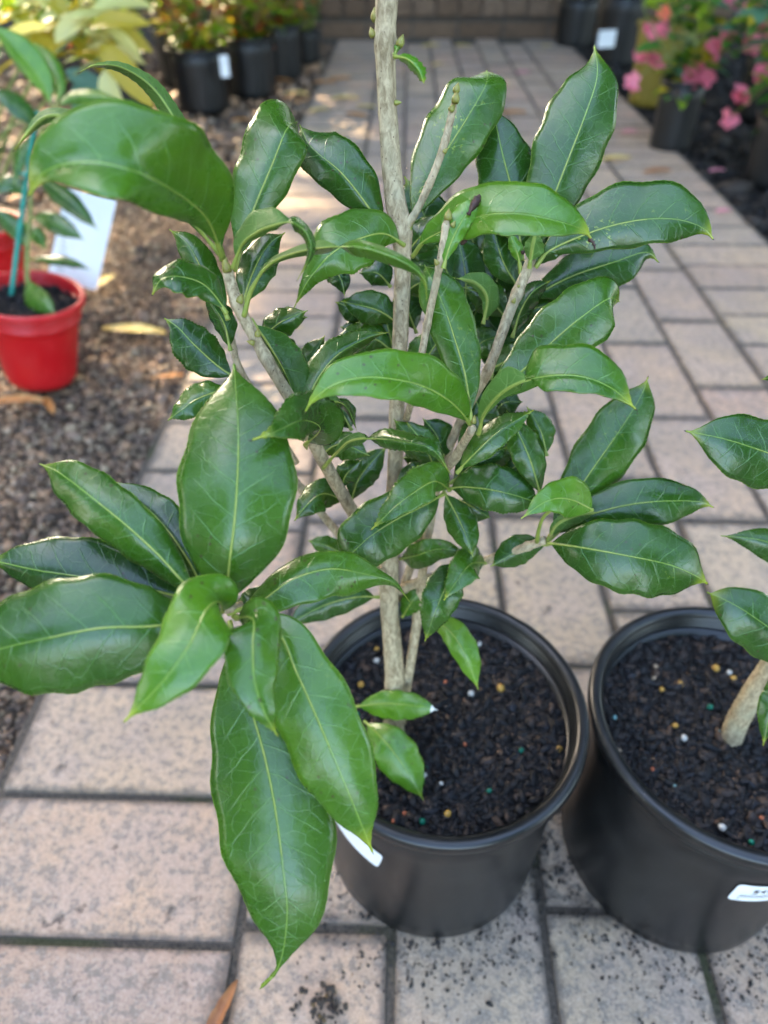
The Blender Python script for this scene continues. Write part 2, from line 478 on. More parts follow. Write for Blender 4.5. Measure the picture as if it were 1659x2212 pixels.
SK = .026                                     # the path runs a little to the right
def skew(x, y): return x + SK * (y - .15)
W1, L1, PH = .1170, .2315, .05                # paver module
X0 = -.112; NCOL = 6
PY0, PY1 = -.75, 4.30
path = mesh_from('path', [(skew(-.352, PY0), PY0, -.0045), (skew(.828, PY0), PY0, -.0045), (skew(.828, PY1), PY1, -.0045), (skew(-.352, PY1), PY1, -.0045),
                          (skew(-.352, PY0), PY0, -.055), (skew(.828, PY0), PY0, -.055), (skew(.828, PY1), PY1, -.055), (skew(-.352, PY1), PY1, -.055)],
                 [(0, 1, 2, 3), (0, 4, 5, 1), (1, 5, 6, 2), (2, 6, 7, 3), (3, 7, 4, 0)], False)
path_o = link('path', path, None, M['joint']); path_o['kind'] = 'structure'
def paver_mesh(w, l, seed):
    r = random.Random(seed)
    bm = bmesh.new(); bmesh.ops.create_cube(bm, size=1)
    for v in bm.verts:
        v.co.x *= w + r.uniform(-.0012, .0008); v.co.y *= l + r.uniform(-.0012, .0008); v.co.z = v.co.z * PH - PH / 2
    top = [e for e in bm.edges if all(v.co.z > -.001 for v in e.verts)]
    side = [e for e in bm.edges if abs(e.verts[0].co.z - e.verts[1].co.z) > .01]
    bmesh.ops.bevel(bm, geom=top + side, offset=.0034, segments=2, affect='EDGES', profile=.6)
    me = bpy.data.meshes.new('paver'); bm.to_mesh(me); bm.free()
    me.materials.append(M['paver']); return me
pm_long = [paver_mesh(.1110, .2255, s) for s in range(5)]
pm_short = [paver_mesh(.2270, .1095, 10 + s) for s in range(5)]
def put_paver(me, x, y):
    o = bpy.data.objects.new('paver', me); COL.objects.link(o); o.parent = path_o
    o.location = (skew(x, y), y, random.uniform(-.0014, .0012))
    o.rotation_euler = (random.uniform(-.006, .006), random.uniform(-.006, .006), -SK + random.uniform(-.006, .006))
for c in range(NCOL):
    ph = .197 if c % 2 == 0 else .197 + .085
    if c == 2: ph = .209
    y = ph - 4 * L1
    while y < PY1 - .12:
        put_paver(random.choice(pm_long), X0 + (c + .5) * W1, y + L1 / 2); y += L1
for x, ph in ((-.2285, .187), (.7065, 1.115)):
    y = ph - .1150 * int((ph - PY0) / .1150)
    while y < PY1 - .06:
        put_paver(random.choice(pm_short), x, y + .0575); y += .1150

# beds of loose stuff either side of the path
def bed(name, x_a, x_b, ya, yb, n, size, palette, flat, mat, label, cat, basemat, zoff=-.018, near_bias=1.0):
    xs = RNG.uniform(x_a, x_b, n); t = RNG.random(n) ** near_bias; ys = ya + (yb - ya) * t
    X = xs + SK * (ys - .15)
    sz = RNG.lognormal(math.log(size), .50, n)
    sc = np.stack([sz, sz * RNG.uniform(.55, 1, n), sz * flat * RNG.uniform(.6, 1.2, n)], 1)
    loc = np.stack([X, ys, zoff + sc[:, 2] * RNG.uniform(.0, 1.2, n)], 1)
    rot = np.stack([RNG.normal(0, .35, n), RNG.normal(0, .35, n), RNG.uniform(0, 6.28, n)], 1)
    pal = np.array(palette); cols = pal[RNG.integers(0, len(pal), n)] * RNG.uniform(.5, .95, (n, 1))
    tv, tf = lump(3)
    me = scatter_mesh(name, tv, tf, loc, sc, rot, cols, True)
    o = link(name, me, None, mat); o['kind'] = 'stuff'; tag(o, label, cat); return o
g_pal = [(.24, .145, .085), (.30, .185, .11), (.38, .28, .19), (.17, .11, .075), (.34, .20, .11), (.09, .06, .042), (.42, .31, .19), (.26, .17, .115)]
sheet('gravel_bed', -2.6, -.30, -.2, 4.4, -.022, M['earth'])
bed('gravel', -.95, -.352, .15, 1.9, 52000, .0029, g_pal, .75, M['gravel'], 'brown and tan loose gravel left of the paved path', 'gravel', None, -.020, 1.15)
bed('gravel', -2.0, -.352, 1.9, 4.3, 9000, .011, g_pal, .6, M['gravel'], 'brown gravel around the black pots at the back left', 'gravel', None, -.020, 1.0)
m_pal = [(.012, .009, .007), (.022, .016, .012), (.034, .024, .017), (.009, .007, .006), (.05, .036, .025)]
sheet('mulch_bed', .80, 3.2, -.2, 4.4, -.022, M['soil'])
bed('mulch', .835, 1.9, .9, 4.2, 9000, .011, m_pal, .5, M['gravel'], 'dark bark mulch right of the paved path', 'mulch', None, -.020, 1.0)

# ------------------------------------------------------------------ pots
def make_pot(name, label, loc, R, RB, H, mat, far=False, group=None, soil_h=None, cat='pot', tilt=None):
    t = thing(name, label, cat, loc, group)
    if tilt: t.rotation_euler = tilt
    lip = .007 * R / .0975; n = 48 if far else 128
    rt = R - lip
    def rr(z): return RB + (rt - .002 - RB) * z / H
    prof = [(RB * .2, .004), (RB - .008, .004), (RB - .003, 0.0), (RB, .004)]
    prof += [(rr(z), z) for z in np.linspace(.02, H - .016, 6)]
    prof += [(rr(H - .016) - .0025, H - .014), (rr(H - .016) - .0025, soil_h - .02 if soil_h else H * .5)]
    v, f = lathe(prof, n)
    link('wall', mesh_from('pot_wall', v, f), t, mat)
    zr = H
    prof = [(rr(H - .014) - .001, zr - .0165), (rt + .0006, zr - .0165), (rt + .0016, zr - .0155), (rt + .0016, zr - .0128), (rt + .0004, zr - .0118), (rt + .0004, zr - .0105),
            (R - .0012, zr - .0098), (R, zr - .0082), (R, zr - .0028), (R - .0012, zr - .0008), (R - .003, zr), (rt + .0005, zr - .0003), (rt - .0014, zr - .0016), (rt - .0022, zr - .004)]
    z = zr - .004
    if not far:
        for q in range(7):
            prof += [(rt - .0022, z - .001), (rt - .0034, z - .0016), (rt - .0034, z - .0028), (rt - .0022, z - .0034)]; z -= .0036
    prof += [(rt - .003, z - .004), (rr(H - .05) - .003, H - .052)]
    v, f = lathe(prof, n)
    link('rim', mesh_from('pot_rim', v, f), t, mat)
    return t
POT_H, POT_R, POT_RB = .185, .0975, .0860
PC = (.040, .2745); PR = (.2365, .2640)
pot_c = make_pot('nursery_pot', 'black plastic nursery pot holding the big glossy shrub, nearest the picture centre', (*PC, 0), POT_R, POT_RB, POT_H, M['pot_black'], group='large black pots on the path', soil_h=.165)
pot_r = make_pot('nursery_pot', 'black plastic nursery pot with a white price sticker, at the right edge', (*PR, 0), POT_R, POT_RB, POT_H, M['pot_black'], group='large black pots on the path', soil_h=.165)

def fill_pot(t, Rin, hs, seed, nchips=4200, pellets=46, size=.0030):
    r = np.random.default_rng(seed)
    # mounded soil
    n = 40; v = [(0, 0, hs + .002)]; f = []
    rings = 12
    for i in range(1, rings + 1):
        q = Rin * i / rings
        for k in range(n):
            a = 2 * math.pi * k / n
            v.append((q * math.cos(a), q * math.sin(a), hs + .002 * math.cos(q / Rin * 2) + r.normal(0, .0008)))
    for k in range(n): f.append((0, 1 + k, 1 + (k + 1) % n))
    for i in range(rings - 1):
        for k in range(n):
            a = 1 + i * n + k; b = 1 + i * n + (k + 1) % n
            f.append((a, a + n, b + n, b))
    link('potting_mix', mesh_from('potting_mix', v, f), t, M['soil'])
    q = Rin * np.sqrt(r.random(nchips)) * .985; a = r.uniform(0, 6.283, nchips)
    sz = np.clip(r.lognormal(math.log(size * .24), .85, nchips), .0003, size * 1.9)
    sc = np.stack([sz * r.uniform(1, 1.9, nchips), sz * r.uniform(.6, 1, nchips), sz * r.uniform(.18, .5, nchips)], 1)
    loc = np.stack([q * np.cos(a), q * np.sin(a), hs + .0015 + sc[:, 2] * r.uniform(.2, 1.6, nchips)], 1)
    rot = np.stack([r.normal(0, .5, nchips), r.normal(0, .5, nchips), r.uniform(0, 6.28, nchips)], 1)
    pal = np.array([(.008, .007, .007), (.013, .011, .010), (.020, .015, .013), (.006, .006, .007), (.032, .022, .017), (.012, .012, .015), (.07, .042, .026)])
    cols = pal[r.choice(len(pal), nchips, p=[.20, .20, .20, .10, .15, .08, .07])] * r.uniform(.7, 1.3, (nchips, 1))
    tv, tf = chip(22)
    o = link('bark_chips', scatter_mesh('bark_chips', tv, tf, loc, sc, rot, cols), t, M['mulch']); o['kind'] = 'stuff'
    if pellets:
        tv, tf = lump(5, 2); tv = [np.array(x) / np.linalg.norm(x) * (.94 + .06 * np.linalg.norm(x)) for x in tv]
        q = Rin * np.sqrt(r.random(pellets)) * .93; a = r.uniform(0, 6.283, pellets)
        kind = r.choice(6, pellets, p=[.2, .2, .2, .22, .1, .08])
        pc = np.array([(.50, .28, .05), (.0, .14, .08), (.50, .48, .42), (.30, .22, .14), (.36, .10, .04), (.12, .25, .25)])[kind]
        sz = np.array([.0027, .0023, .0026, .0020, .0018, .0017])[kind] * r.uniform(.8, 1.15, pellets)
        sc = np.stack([sz, sz * r.uniform(.75, 1, pellets), sz * r.uniform(.8, 1, pellets)], 1)
        loc = np.stack([q * np.cos(a), q * np.sin(a), hs + .0040 + sz * .4], 1)
        rot = r.uniform(0, 6.28, (pellets, 3))
        o = link('fertiliser_pellets', scatter_mesh('fertiliser_pellets', tv, tf, loc, sc, rot, pc, True), t, M['pellet']); o['kind'] = 'stuff'
fill_pot(pot_c, .0870, .160, 21, 30000, 26, .0023)
fill_pot(pot_r, .0870, .160, 22, 30000, 26, .0023)

# stickers, bent round the pot wall
def on_pot(pc, ang0, z0, roll, sx, sz, lift):
    """a flat sticker point (sx, sz) -> a place on the pot wall"""
    x = sx * math.cos(roll) - sz * math.sin(roll); z = sx * math.sin(roll) + sz * math.cos(roll)
    zz = z0 + z
    r = POT_RB + (POT_R - .009 - POT_RB) * zz / POT_H + lift
    a = ang0 + x / POT_R
    return (r * math.sin(a), -r * math.cos(a), zz)
def sticker(pot, ang0, z0, roll, w, h, text):
    pts = []; rc = .003
    for cx, cy, a0 in ((w / 2 - rc, h / 2 - rc, 0), (-w / 2 + rc, h / 2 - rc, 90), (-w / 2 + rc, -h / 2 + rc, 180), (w / 2 - rc, -h / 2 + rc, 270)):
        for q in range(5):
            a = math.radians(a0 + q * 22.5); pts.append((cx + rc * math.cos(a), cy + rc * math.sin(a)))
    # grid clipped to the rounded outline
    nx, ny = 20, 6; v = []; f = []
    for j in range(ny + 1):
        for i in range(nx + 1):
            x = -w / 2 + w * i / nx; y = -h / 2 + h * j / ny
            ax, ay = abs(x) - (w / 2 - rc), abs(y) - (h / 2 - rc)
            if ax > 0 and ay > 0:
                d = math.hypot(ax, ay)
                if d > rc:
                    x = math.copysign(w / 2 - rc + ax / d * rc, x); y = math.copysign(h / 2 - rc + ay / d * rc, y)
            v.append(on_pot(pot, ang0, z0, roll, x, y, .0008))
    for j in range(ny):
        for i in range(nx):
            a = j * (nx + 1) + i; f.append((a, a + 1, a + nx + 2, a + nx + 1))
    st = link('price_sticker', mesh_from('price_sticker', v, f), pot, M['sticker'])
    st['label'] = 'white paper price sticker'
    if text:
        cu = bpy.data.curves.new('lettering', 'FONT'); cu.body = text; cu.size = h * .32; cu.align_x = 'LEFT'
        to = bpy.data.objects.new('tmp', cu); COL.objects.link(to)
        bpy.context.view_layer.update()
        dg = bpy.context.evaluated_depsgraph_get()
        me = bpy.data.meshes.new_from_object(to.evaluated_get(dg)); bpy.data.objects.remove(to)
        for vv in me.vertices:
            vv.co = on_pot(pot, ang0, z0, roll, -w * .30 + vv.co.x * 1.15, h * .06 + vv.co.y, .0012)
        me.materials.clear(); me.materials.append(M['ink'])
        link('lettering', me, st)
        # two rows of tiny print and the start of a bar code
        v = []; f = []
        def bar(x0, x1, y0, y1):
            b = len(v)
            for p in ((x0, y0), (x1, y0), (x1, y1), (x0, y1)): v.append(on_pot(pot, ang0, z0, roll, *p, .0012))
            f.append((b, b + 1, b + 2, b + 3))
        rr = random.Random(4)
        for row in (-.10, -.20):
            x = -w * .40
            while x < w * .12:
                q = rr.uniform(.0006, .0011); bar(x, x + q, h * row - .0008, h * row + .0007); x += q + .0006
        bar(-w * .41, -w * .385, -h * .34, -h * .29)
        x = w * .0
        while x < w * .40:
            q = rr.uniform(.0003, .001); bar(x, x + q, -h * .42, -h * .27); x += q + rr.uniform(.0004, .0009)
        link('small_print', mesh_from('small_print', v, f, False), st, M['ink_grey'])
sticker(pot_r, math.radians(7), .123, math.radians(-1), .060, .024, '$49.99')
sticker(pot_c, math.radians(-43), .124, math.radians(-12), .050, .024, None)

# ------------------------------------------------------------------ leaves of the big shrubs
def smoothstep(a, b, x):
    t = np.clip((x - a) / (b - a), 0, 1); return t * t * (3 - 2 * t)
def build_leaf(parent, pts, w1, w2=None, tone=.2, tip=.6, speck=.0, peak=.5, blunt=.72, dz=0.0, n=64, m=12, t0=.06, curl=.10, wave=.7, serr=.016, white=False, sw=(.3, .7), mats=None, tail=.03):
    """pts: midrib (picture x, y, distance in cm); w1: left and right half width seen (px) and how far (mm) those edges lie behind the midrib"""
    rs = np.random.default_rng(abs(hash((pts[0][0], pts[-1][0], pts[-1][1]))) % (2 ** 32))
    A = np.array([(x, y, (z + dz) / 100.0) for x, y, z in pts], float)
    A = catmull(A, 160)
    X3 = np.array([at(*p) for p in A])
    d = np.r_[0, np.cumsum(np.linalg.norm(np.diff(X3, axis=0), axis=1))]
    Ltot = d[-1]; s = np.linspace(0, Ltot, n)
    A = np.stack([np.interp(s, d, A[:, k]) for k in range(3)], 1)
    X3 = np.array([at(*p) for p in A])
    t = s / Ltot
    tp = np.clip((t - t0) / (1 - t0), 0, 1)
    pt = 1.85 + (.72 - blunt) * 5.5
    sA = np.clip((peak - tp) / peak, 0, 1); sB = np.clip((tp - peak) / (1 - peak), 0, 1)
    prof = np.where(tp < peak, 1 - sA ** 2.05, 1 - sB ** pt)
    prof = prof * (1 - .35 * smoothstep(.84, .97, tp) * (blunt > .56))
    tq = np.clip(tp / (1 - tail), 0, 1); prof = np.interp(tq, tp, prof) + .035 * (tp > .6) * (1 - tp ** 8) * (prof < .035)
    prof = np.maximum(prof, .03 * (tp > .7) * (tp < .999))
    prof = prof * (1 + .035 * np.sin(5.1 * 6.28 * tp * (.8 + .4 * rs.random()) + rs.uniform(0, 6)) * (tp > .1))
    tan = np.gradient(A[:, :2], axis=0)
    ker = np.ones(7) / 7
    tan = np.stack([np.convolve(np.pad(tan[:, k], 3, 'edge'), ker, 'valid') for k in range(2)], 1)
    tan /= np.linalg.norm(tan, axis=1)[:, None] + 1e-9
    perp = np.stack([tan[:, 1], -tan[:, 0]], 1)
    for i in range(1, n):
        if perp[i] @ perp[i - 1] < 0: perp[i] = -perp[i]
    perp = np.stack([np.convolve(np.pad(perp[:, k], 3, 'edge'), ker, 'valid') for k in range(2)], 1)
    perp /= np.linalg.norm(perp, axis=1)[:, None] + 1e-9
    q = smoothstep(sw[0], sw[1], tp)[:, None]
    if max(abs(w1[0]), abs(w1[1])) < 34 and w2 is None and w1[0] > 0 and n > 30: w1 = (w1[0] * 1.28, w1[1] * 1.28, w1[2], w1[3])
    wa = np.array(w1, float); wb = np.array(w2 if w2 is not None else w1, float)
    W = wa[None] * (1 - q) + wb[None] * q
    Lp = np.array([at(A[i, 0] + perp[i, 0] * W[i, 0], A[i, 1] + perp[i, 1] * W[i, 0], A[i, 2] + W[i, 2] / 1000) for i in range(n)]) - X3
    Rp = np.array([at(A[i, 0] - perp[i, 0] * W[i, 1], A[i, 1] - perp[i, 1] * W[i, 1], A[i, 2] + W[i, 3] / 1000) for i in range(n)]) - X3
    T3 = np.gradient(X3, axis=0); T3 /= np.linalg.norm(T3, axis=1)[:, None]
    N = np.cross(T3, Lp - Rp); N /= np.linalg.norm(N, axis=1)[:, None] + 1e-9
    vs = np.linspace(-1, 1, 2 * (m // 2) + 1)            # -1 = right margin, +1 = left margin
    vs = np.sign(vs) * np.abs(vs) ** .9
    nv = len(vs)
    hw = .5 * (np.linalg.norm(Lp, axis=1) + np.linalg.norm(Rp, axis=1)).max()
    top = np.zeros((n, nv, 3)); phys = np.zeros((n, nv, 2))
    ph = rs.uniform(0, 6.28, 4); fq = rs.uniform(2.2, 4.2, 2)
    sgn = np.array([1 if i % 2 else -1 for i in range(n)])
    for j, v in enumerate(vs):
        B = Lp if v > 0 else Rp
        av = abs(v)
        sc = prof.copy()
        if av > .999:
            sc = sc + serr * .0075 / hw * sgn * smoothstep(.25, .45, tp) * (1 - smoothstep(.93, .985, tp)) * rs.uniform(.4, 1.1, n)
        w = av * sc
        base = X3 + B * w[:, None]
        k_ = 0 if v > 0 else 1
        off = -curl * hw * (av ** 2) * prof + wave * .0010 * np.sin(fq[k_] * 6.28 * tp + ph[k_]) * av ** 2 * prof
        off += wave * .0002 * np.sin(9.0 * 6.28 * tp + ph[2 + k_]) * av ** 3 * prof
        off += .0006 * (1 - np.exp(-(av * 6) ** 2)) * prof
        top[:, j] = base + N * off[:, None]
        phys[:, j, 0] = s; phys[:, j, 1] = math.copysign(1, v) * np.linalg.norm(B, axis=1) * w if v != 0 else 0
    i0 = int(np.argmax(tp > 0))
    i0 = max(i0 - 1, 0)
    top = top[i0:]; phys = phys[i0:]; tt = tp[i0:]; NN = N[i0:]; nn = len(top)
    th = .00042
    bot = top - NN[:, None, :] * th
    verts = np.concatenate([top.reshape(-1, 3), bot.reshape(-1, 3)])
    uvv = np.stack([np.repeat(tt, nv), np.tile(vs, nn)], 1); uvv = np.concatenate([uvv, uvv])
    phv = np.concatenate([phys.reshape(-1, 2)] * 2)
    faces = []; mi = []
    K = nn * nv
    for i in range(nn - 1):
        for j in range(nv - 1):
            p = i * nv + j
            faces.append((p, p + 1, p + nv + 1, p + nv)); mi.append(3 if (white and tt[i] > .9) else 0)
            faces.append((K + p, K + p + nv, K + p + nv + 1, K + p + 1)); mi.append(3 if (white and tt[i] > .9) else 1)
        for p0, fl in ((i * nv, False), (i * nv + nv - 1, True)):
            q4 = (p0, p0 + nv, K + p0 + nv, K + p0)
            faces.append(q4 if not fl else q4[::-1]); mi.append(0)
    # petiole and raised midrib underneath
    kk = np.arange(0, int(n * .62))
    rad = np.interp(t[kk], [0, t0, t0 + .05, .62], [1.0, .85, .55, .15]) * max(.0011, .016 * hw + .0006)
    tv, tf = tube(X3[kk] - N[kk] * (rad * .75)[:, None], rad, 8)
    o0 = len(verts); verts = np.concatenate([verts, np.array(tv)])
    uvv = np.concatenate([uvv, np.zeros((len(tv), 2))]); phv = np.concatenate([phv, np.zeros((len(tv), 2))])
    for f in tf: faces.append(tuple(x + o0 for x in f)); mi.append(2)
    b = X3[0].copy(); verts = verts - b
    me = mesh_from('leaf', verts, faces)
    lv = np.empty(len(me.loops), np.int32); me.loops.foreach_get('vertex_index', lv)
    for nm, arr in (('UVMap', uvv), ('phys', phv)):
        l = me.uv_layers.new(name=nm); l.data.foreach_set('uv', arr[lv].astype(np.float32).ravel())
    # triangles and n-gons keep their order, so material indices can be set straight
    me.polygons.foreach_set('material_index', np.array(mi, np.int32))
    for mt in (mats or (M['leaf_top'], M['leaf_under'], M['petiole'], M['white_dry'])): me.materials.append(mt)
    o = link('leaf', me, parent); o.location = Vector(b) - parent.location
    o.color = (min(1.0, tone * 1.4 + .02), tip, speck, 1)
    return o
def stem(name, parent, pts, n=40, knob=.08, mat=None, seg=14, nodes=()):
    """pts: picture x, y, distance cm, radius px"""
    A = np.array(pts, float); A[:, 2] /= 100
    A = catmull(A, n)
    P3 = np.array([at(*p[:3]) for p in A]); rad = A[:, 3] * A[:, 2] / FPX * .93
    for (tn, amt) in nodes:
        rad = rad * (1 + amt * np.exp(-((np.linspace(0, 1, n) - tn) / .018) ** 2))
    v, f = tube(P3, rad, seg, knob)
    b = P3[0]
    me = mesh_from(name, np.array(v) - b, f)
    o = link(name, me, parent, mat or M['bark']); o.location = Vector(b) - parent.location
    return o
def bud(parent, x, y, z, px, dirx, diry, mat=None):
    """a small pointed bud sitting on the bark"""
    A = np.array([at(x + dirx * q * px, y + diry * q * px, z / 100 - .0006 * q) for q in np.linspace(0, 1, 6)])
    rad = np.array([.30, .36, .34, .26, .14, .03]) * px * z / 100 / FPX
    v, f = tube(A, rad, 8)
    b = A[0]
    o = link('bud', mesh_from('bud', np.array(v) - b, f), parent, mat or M['bud']); o.location = Vector(b) - parent.location
    return o

tb = at(850, 1590, .487)
shrub = thing('glossy_shrub', 'tall glossy green shrub with broad toothed leaves growing in the centre pot', 'shrub', (float(tb[0]), float(tb[1]), .160))
stem('trunk', shrub, [(852, 1600, 49.0, 27), (850, 1560, 48.3, 24), (852, 1450, 45.8, 22.5), (842, 1329, 43.3, 21), (840, 1230, 41.6, 22.5), (846, 1120, 39.7, 17), (853, 1006, 37.9, 17.5), (858, 850, 35.6, 17.5),
                      (866, 700, 33.8, 18.5), (870, 560, 32.3, 19.5), (866, 500, 31.7, 24), (850, 400, 30.8, 23.5), (838, 250, 29.4, 22), (832, 100, 28.0, 23), (835, 20, 27.3, 26), (838, -120, 26.2, 26), (838, -320, 24.8, 26)],
     n=110, knob=.10, seg=18, nodes=((.62, .12), (.82, .16)))
BR = [
 [(842, 1225, 41.5, 13), (765, 1110, 38.0, 15), (690, 980, 33.8, 15), (650, 900, 31.6, 14), (590, 800, 29.8, 14.5), (545, 720, 28.8, 14), (510, 650, 28.2, 15), (490, 580, 28.0, 13)],
 [(862, 1295, 44.0, 10), (895, 1200, 42.0, 10), (930, 1080, 39.0, 10), (966, 975, 37.0, 11), (1010, 880, 35.2, 11), (1054, 801, 34.0, 11.5), (1096, 687, 33.2, 12.5), (1122, 622, 33.0, 13), (1148, 560, 32.8, 12)],
 [(856, 1278, 43.5, 12), (913, 1254, 42.0, 11), (1027, 1218, 39.5, 10), (1113, 1190, 37.5, 10), (1178, 1166, 36.0, 10)],
 [(838, 1250, 43.0, 10), (740, 1162, 41.0, 9.5), (640, 1042, 39.0, 9), (560, 950, 38.0, 8)],
 [(866, 1560, 48.3, 12), (880, 1470, 46.5, 11.5), (897, 1370, 44.5, 11), (908, 1280, 42.6, 10.5), (922, 1170, 40.4, 10), (945, 1050, 37.5, 10), (985, 985, 34.5, 10.5), (1020, 925, 31.0, 10)],
 [(846, 1235, 42.0, 10), (775, 1234, 38.5, 10), (690, 1246, 33.0, 10), (590, 1285, 28.6, 10), (488, 1318, 26.0, 10)],
 [(868, 500, 31.6, 12), (900, 455, 31.0, 9), (935, 380, 30.3, 9), (960, 310, 29.8, 9), (975, 250, 29.4, 8.5), (983, 215, 29.2, 6)],
 [(878, 905, 35.5, 8), (904, 804, 31.6, 8.5), (921, 710, 30.6, 8.5), (940, 620, 29.5, 9), (952, 560, 28.6, 9), (963, 492, 28.2, 9), (967, 470, 28.1, 5)],
 [(640, 1000, 37.0, 8), (560, 870, 34.5, 8), (515, 790, 33.0, 8), (500, 730, 32.3, 8), (492, 690, 32.0, 6)],
]
for b in BR: stem('branch', shrub, b, n=44, knob=.10, seg=12, nodes=((.35, .18), (.62, .2), (.85, .25)))

Lf = lambda *a, **k: build_leaf(shrub, *a, **k)
# --- upper left cluster
Lf([(482,560,27),(445,470,24.5),(370,410,22),(290,370,20.5),(190,350,20),(100,370,20.3),(60,428,21)], (64,152,-9,-2), tone=.42, tip=.7, peak=.60, speck=.2, blunt=.62, t0=.08)
Lf([(484,560,29.5),(445,405,30.3),(395,290,31),(335,195,31),(265,147,30.3),(205,142,29.6),(167,160,29)], (-20,-22,9,9), tone=.30, tip=.5, peak=.55, serr=.06)
Lf([(480,560,28.2),(464,475,28.6),(443,405,29.2),(398,283,30.2)], (38,40,3,9), tone=.16, tip=.3)
Lf([(480,555,27.8),(300,345,24.5),(180,272,24),(100,252,24),(28,329,24.3)], (-24,-24,5,5), tone=.1, tip=.6, peak=.6)
Lf([(505,585,28.6),(545,460,28.6),(588,355,28.6),(620,278,29),(644,262,31.5)], (80,58,5,7), tone=.20, tip=.3, peak=.58, blunt=.55)
Lf([(506,578,27.5),(524,529,26.6),(553,504,25.8),(590,488,25.2),(632,482,24.8),(664,508,24.4),(670,550,24.3),(640,609,24.6)], (-14,-42,4,8), (17,15,6,6), tone=.2, tip=.9, peak=.5, sw=(.45,.6))
Lf([(528,682,28.3),(546,622,27.6),(590,566,26.6),(680,538,25.5),(780,536,24.6),(870,566,23.9),(915,603,23.7),(923,658,24.2)], (-14,-16,9,9), (20,20,5,5), tone=.38, tip=.8, peak=.58, sw=(.42,.6), t0=.12, speck=.2)
Lf([(520,668,30),(545,592,30.4),(577,532,30.8),(617,501,31.2)], (38,45,3,5), tone=.06, tip=.3)
Lf([(492,690,29.6),(474,647,29.6),(442,593,29.6),(406,529,29.8),(364,494,30.2)], (34,36,4,4), tone=.12)
Lf([(492,676,27.6),(445,618,27),(392,598,26.4),(350,603,26.2),(327,638,26.4)], (28,30,-4,6), tone=.12, tip=.6, peak=.52)
Lf([(497,758,31.5),(482,695,31.2),(440,632,31.2)], (18,22,6,4), tone=.06)
Lf([(512,818,32.5),(470,790,32.4),(420,745,32.3),(385,708,32.3),(353,686,32.4)], (50,44,3,3), tone=.03, serr=.05)
Lf([(498,835,32),(430,860,31.4),(395,884,31.2),(361,909,31.3)], (30,26,2,5), tone=.16, tip=.5, serr=.05, peak=.4)
Lf([(540,690,29.8),(580,745,30.3),(620,815,30.9),(646,892,31.4)], (52,16,6,12), tone=.14, peak=.5, serr=.05)
Lf([(645,842,34),(670,782,33.6),(703,723,33.6)], (34,24,4,6), tone=.08, serr=.05)
Lf([(676,914,31.2),(672,850,31.2),(720,775,31.7),(790,732,32.2),(843,717,32.3)], (38,24,4,8), tone=.15, serr=.05, peak=.5, tip=.5)
Lf([(676,914,30.6),(690,885,30.4),(725,868,31),(752,884,31.5),(772,933,32)], (-10,-16,6,4), (10,10,5,5), tone=.12, tip=.6, sw=(.4,.6))
Lf([(657,964,31),(692,926,28.6),(655,908,26),(600,930,24.2),(540,952,23.6)], (44,66,-1,7), tone=.14, tip=.9, peak=.52, serr=.05)
Lf([(700,1009,34),(722,984,32.8),(760,952,31),(820,948,29.8),(880,956,28.8),(935,972,28.4),(977,1029,29)], (-16,-18,6,4), (24,20,5,3), tone=.16, tip=.5, serr=.06, peak=.62, sw=(.35,.55), t0=.09)
Lf([(838,512,31.6),(817,479,31.2),(779,424,30.8),(733,369,30.6),(673,318,31),(646,268,31.6)], (50,66,6,4), tone=.05, tip=.2, peak=.55, blunt=.6)
Lf([(876,530,31.5),(830,505,30.5),(775,516,29.8),(720,545,29.4),(670,600,29.8),(633,668,30.8)], (62,70,3,6), (34,30,5,5), tone=.34, tip=.6, peak=.4, serr=.04, sw=(.5,.8))
# --- upper right
Lf([(884,495,31.4),(910,430,31.6),(957,339,31.8),(1012,250,32),(1050,182,32.2),(1052,150,33.6)], (76,62,5,7), tone=.22, tip=.5, speck=1.0, peak=.55, blunt=.55)
Lf([(1130,562,33.6),(1110,430,33.6),(1085,330,33.6),(1060,215,34)], (66,72,4,5), tone=.03, peak=.45)
Lf([(1150,562,33),(1180,470,32.8),(1222,358,32.5),(1262,255,32.3),(1290,165,32.5),(1284,95,33)], (84,70,5,7), tone=.10, tip=.35, peak=.52, blunt=.62)
Lf([(888,556,31.4),(925,515,30),(1035,468,28),(1116,461,27.3),(1200,476,27.2),(1259,497,27.6),(1281,520,28)], (74,42,4,-6), tone=.50, tip=.9, speck=.7, peak=.55, blunt=.58, t0=.10)
Lf([(1156,578,32.6),(1190,540,32.2),(1282,500,31.4),(1354,480,31),(1419,472,30.8),(1474,476,30.8),(1519,493,31),(1543,519,31.4)], (88,54,4,2), tone=.08, tip=.7, speck=.8, peak=.55, blunt=.62)
Lf([(1130,655,35.2),(1170,630,35),(1240,595,35),(1330,565,35),(1395,545,35.3),(1425,568,35.8)], (50,58,4,4), tone=.02, tip=.5, peak=.5)
Lf([(985,640,36.5),(940,520,36),(905,440,36),(872,378,36)], (58,66,4,4), tone=.01)
Lf([(1000,705,36.5),(1006,600,36.2),(985,495,36.2)], (52,50,4,4), tone=.01, blunt=.6)
Lf([(1050,690,36.8),(1075,600,36.4),(1100,495,36.4)], (54,56,4,4), tone=.0, blunt=.6)
Lf([(1043,700,34.6),(1052,645,34.2),(1028,612,34),(985,602,34)], (-30,-14,5,3), tone=.25, tip=.2)
Lf([(1108,730,34.6),(1124,675,34.2),(1150,632,34),(1192,604,34.2)], (20,20,4,8), tone=.02, tip=.6)
Lf([(1060,820,37.5),(1085,710,37.2),(1110,600,37.2)], (66,66,4,4), tone=.0)
Lf([(980,800,37.5),(1010,720,37.3),(1040,640,37.3)], (58,58,4,4), tone=.0)
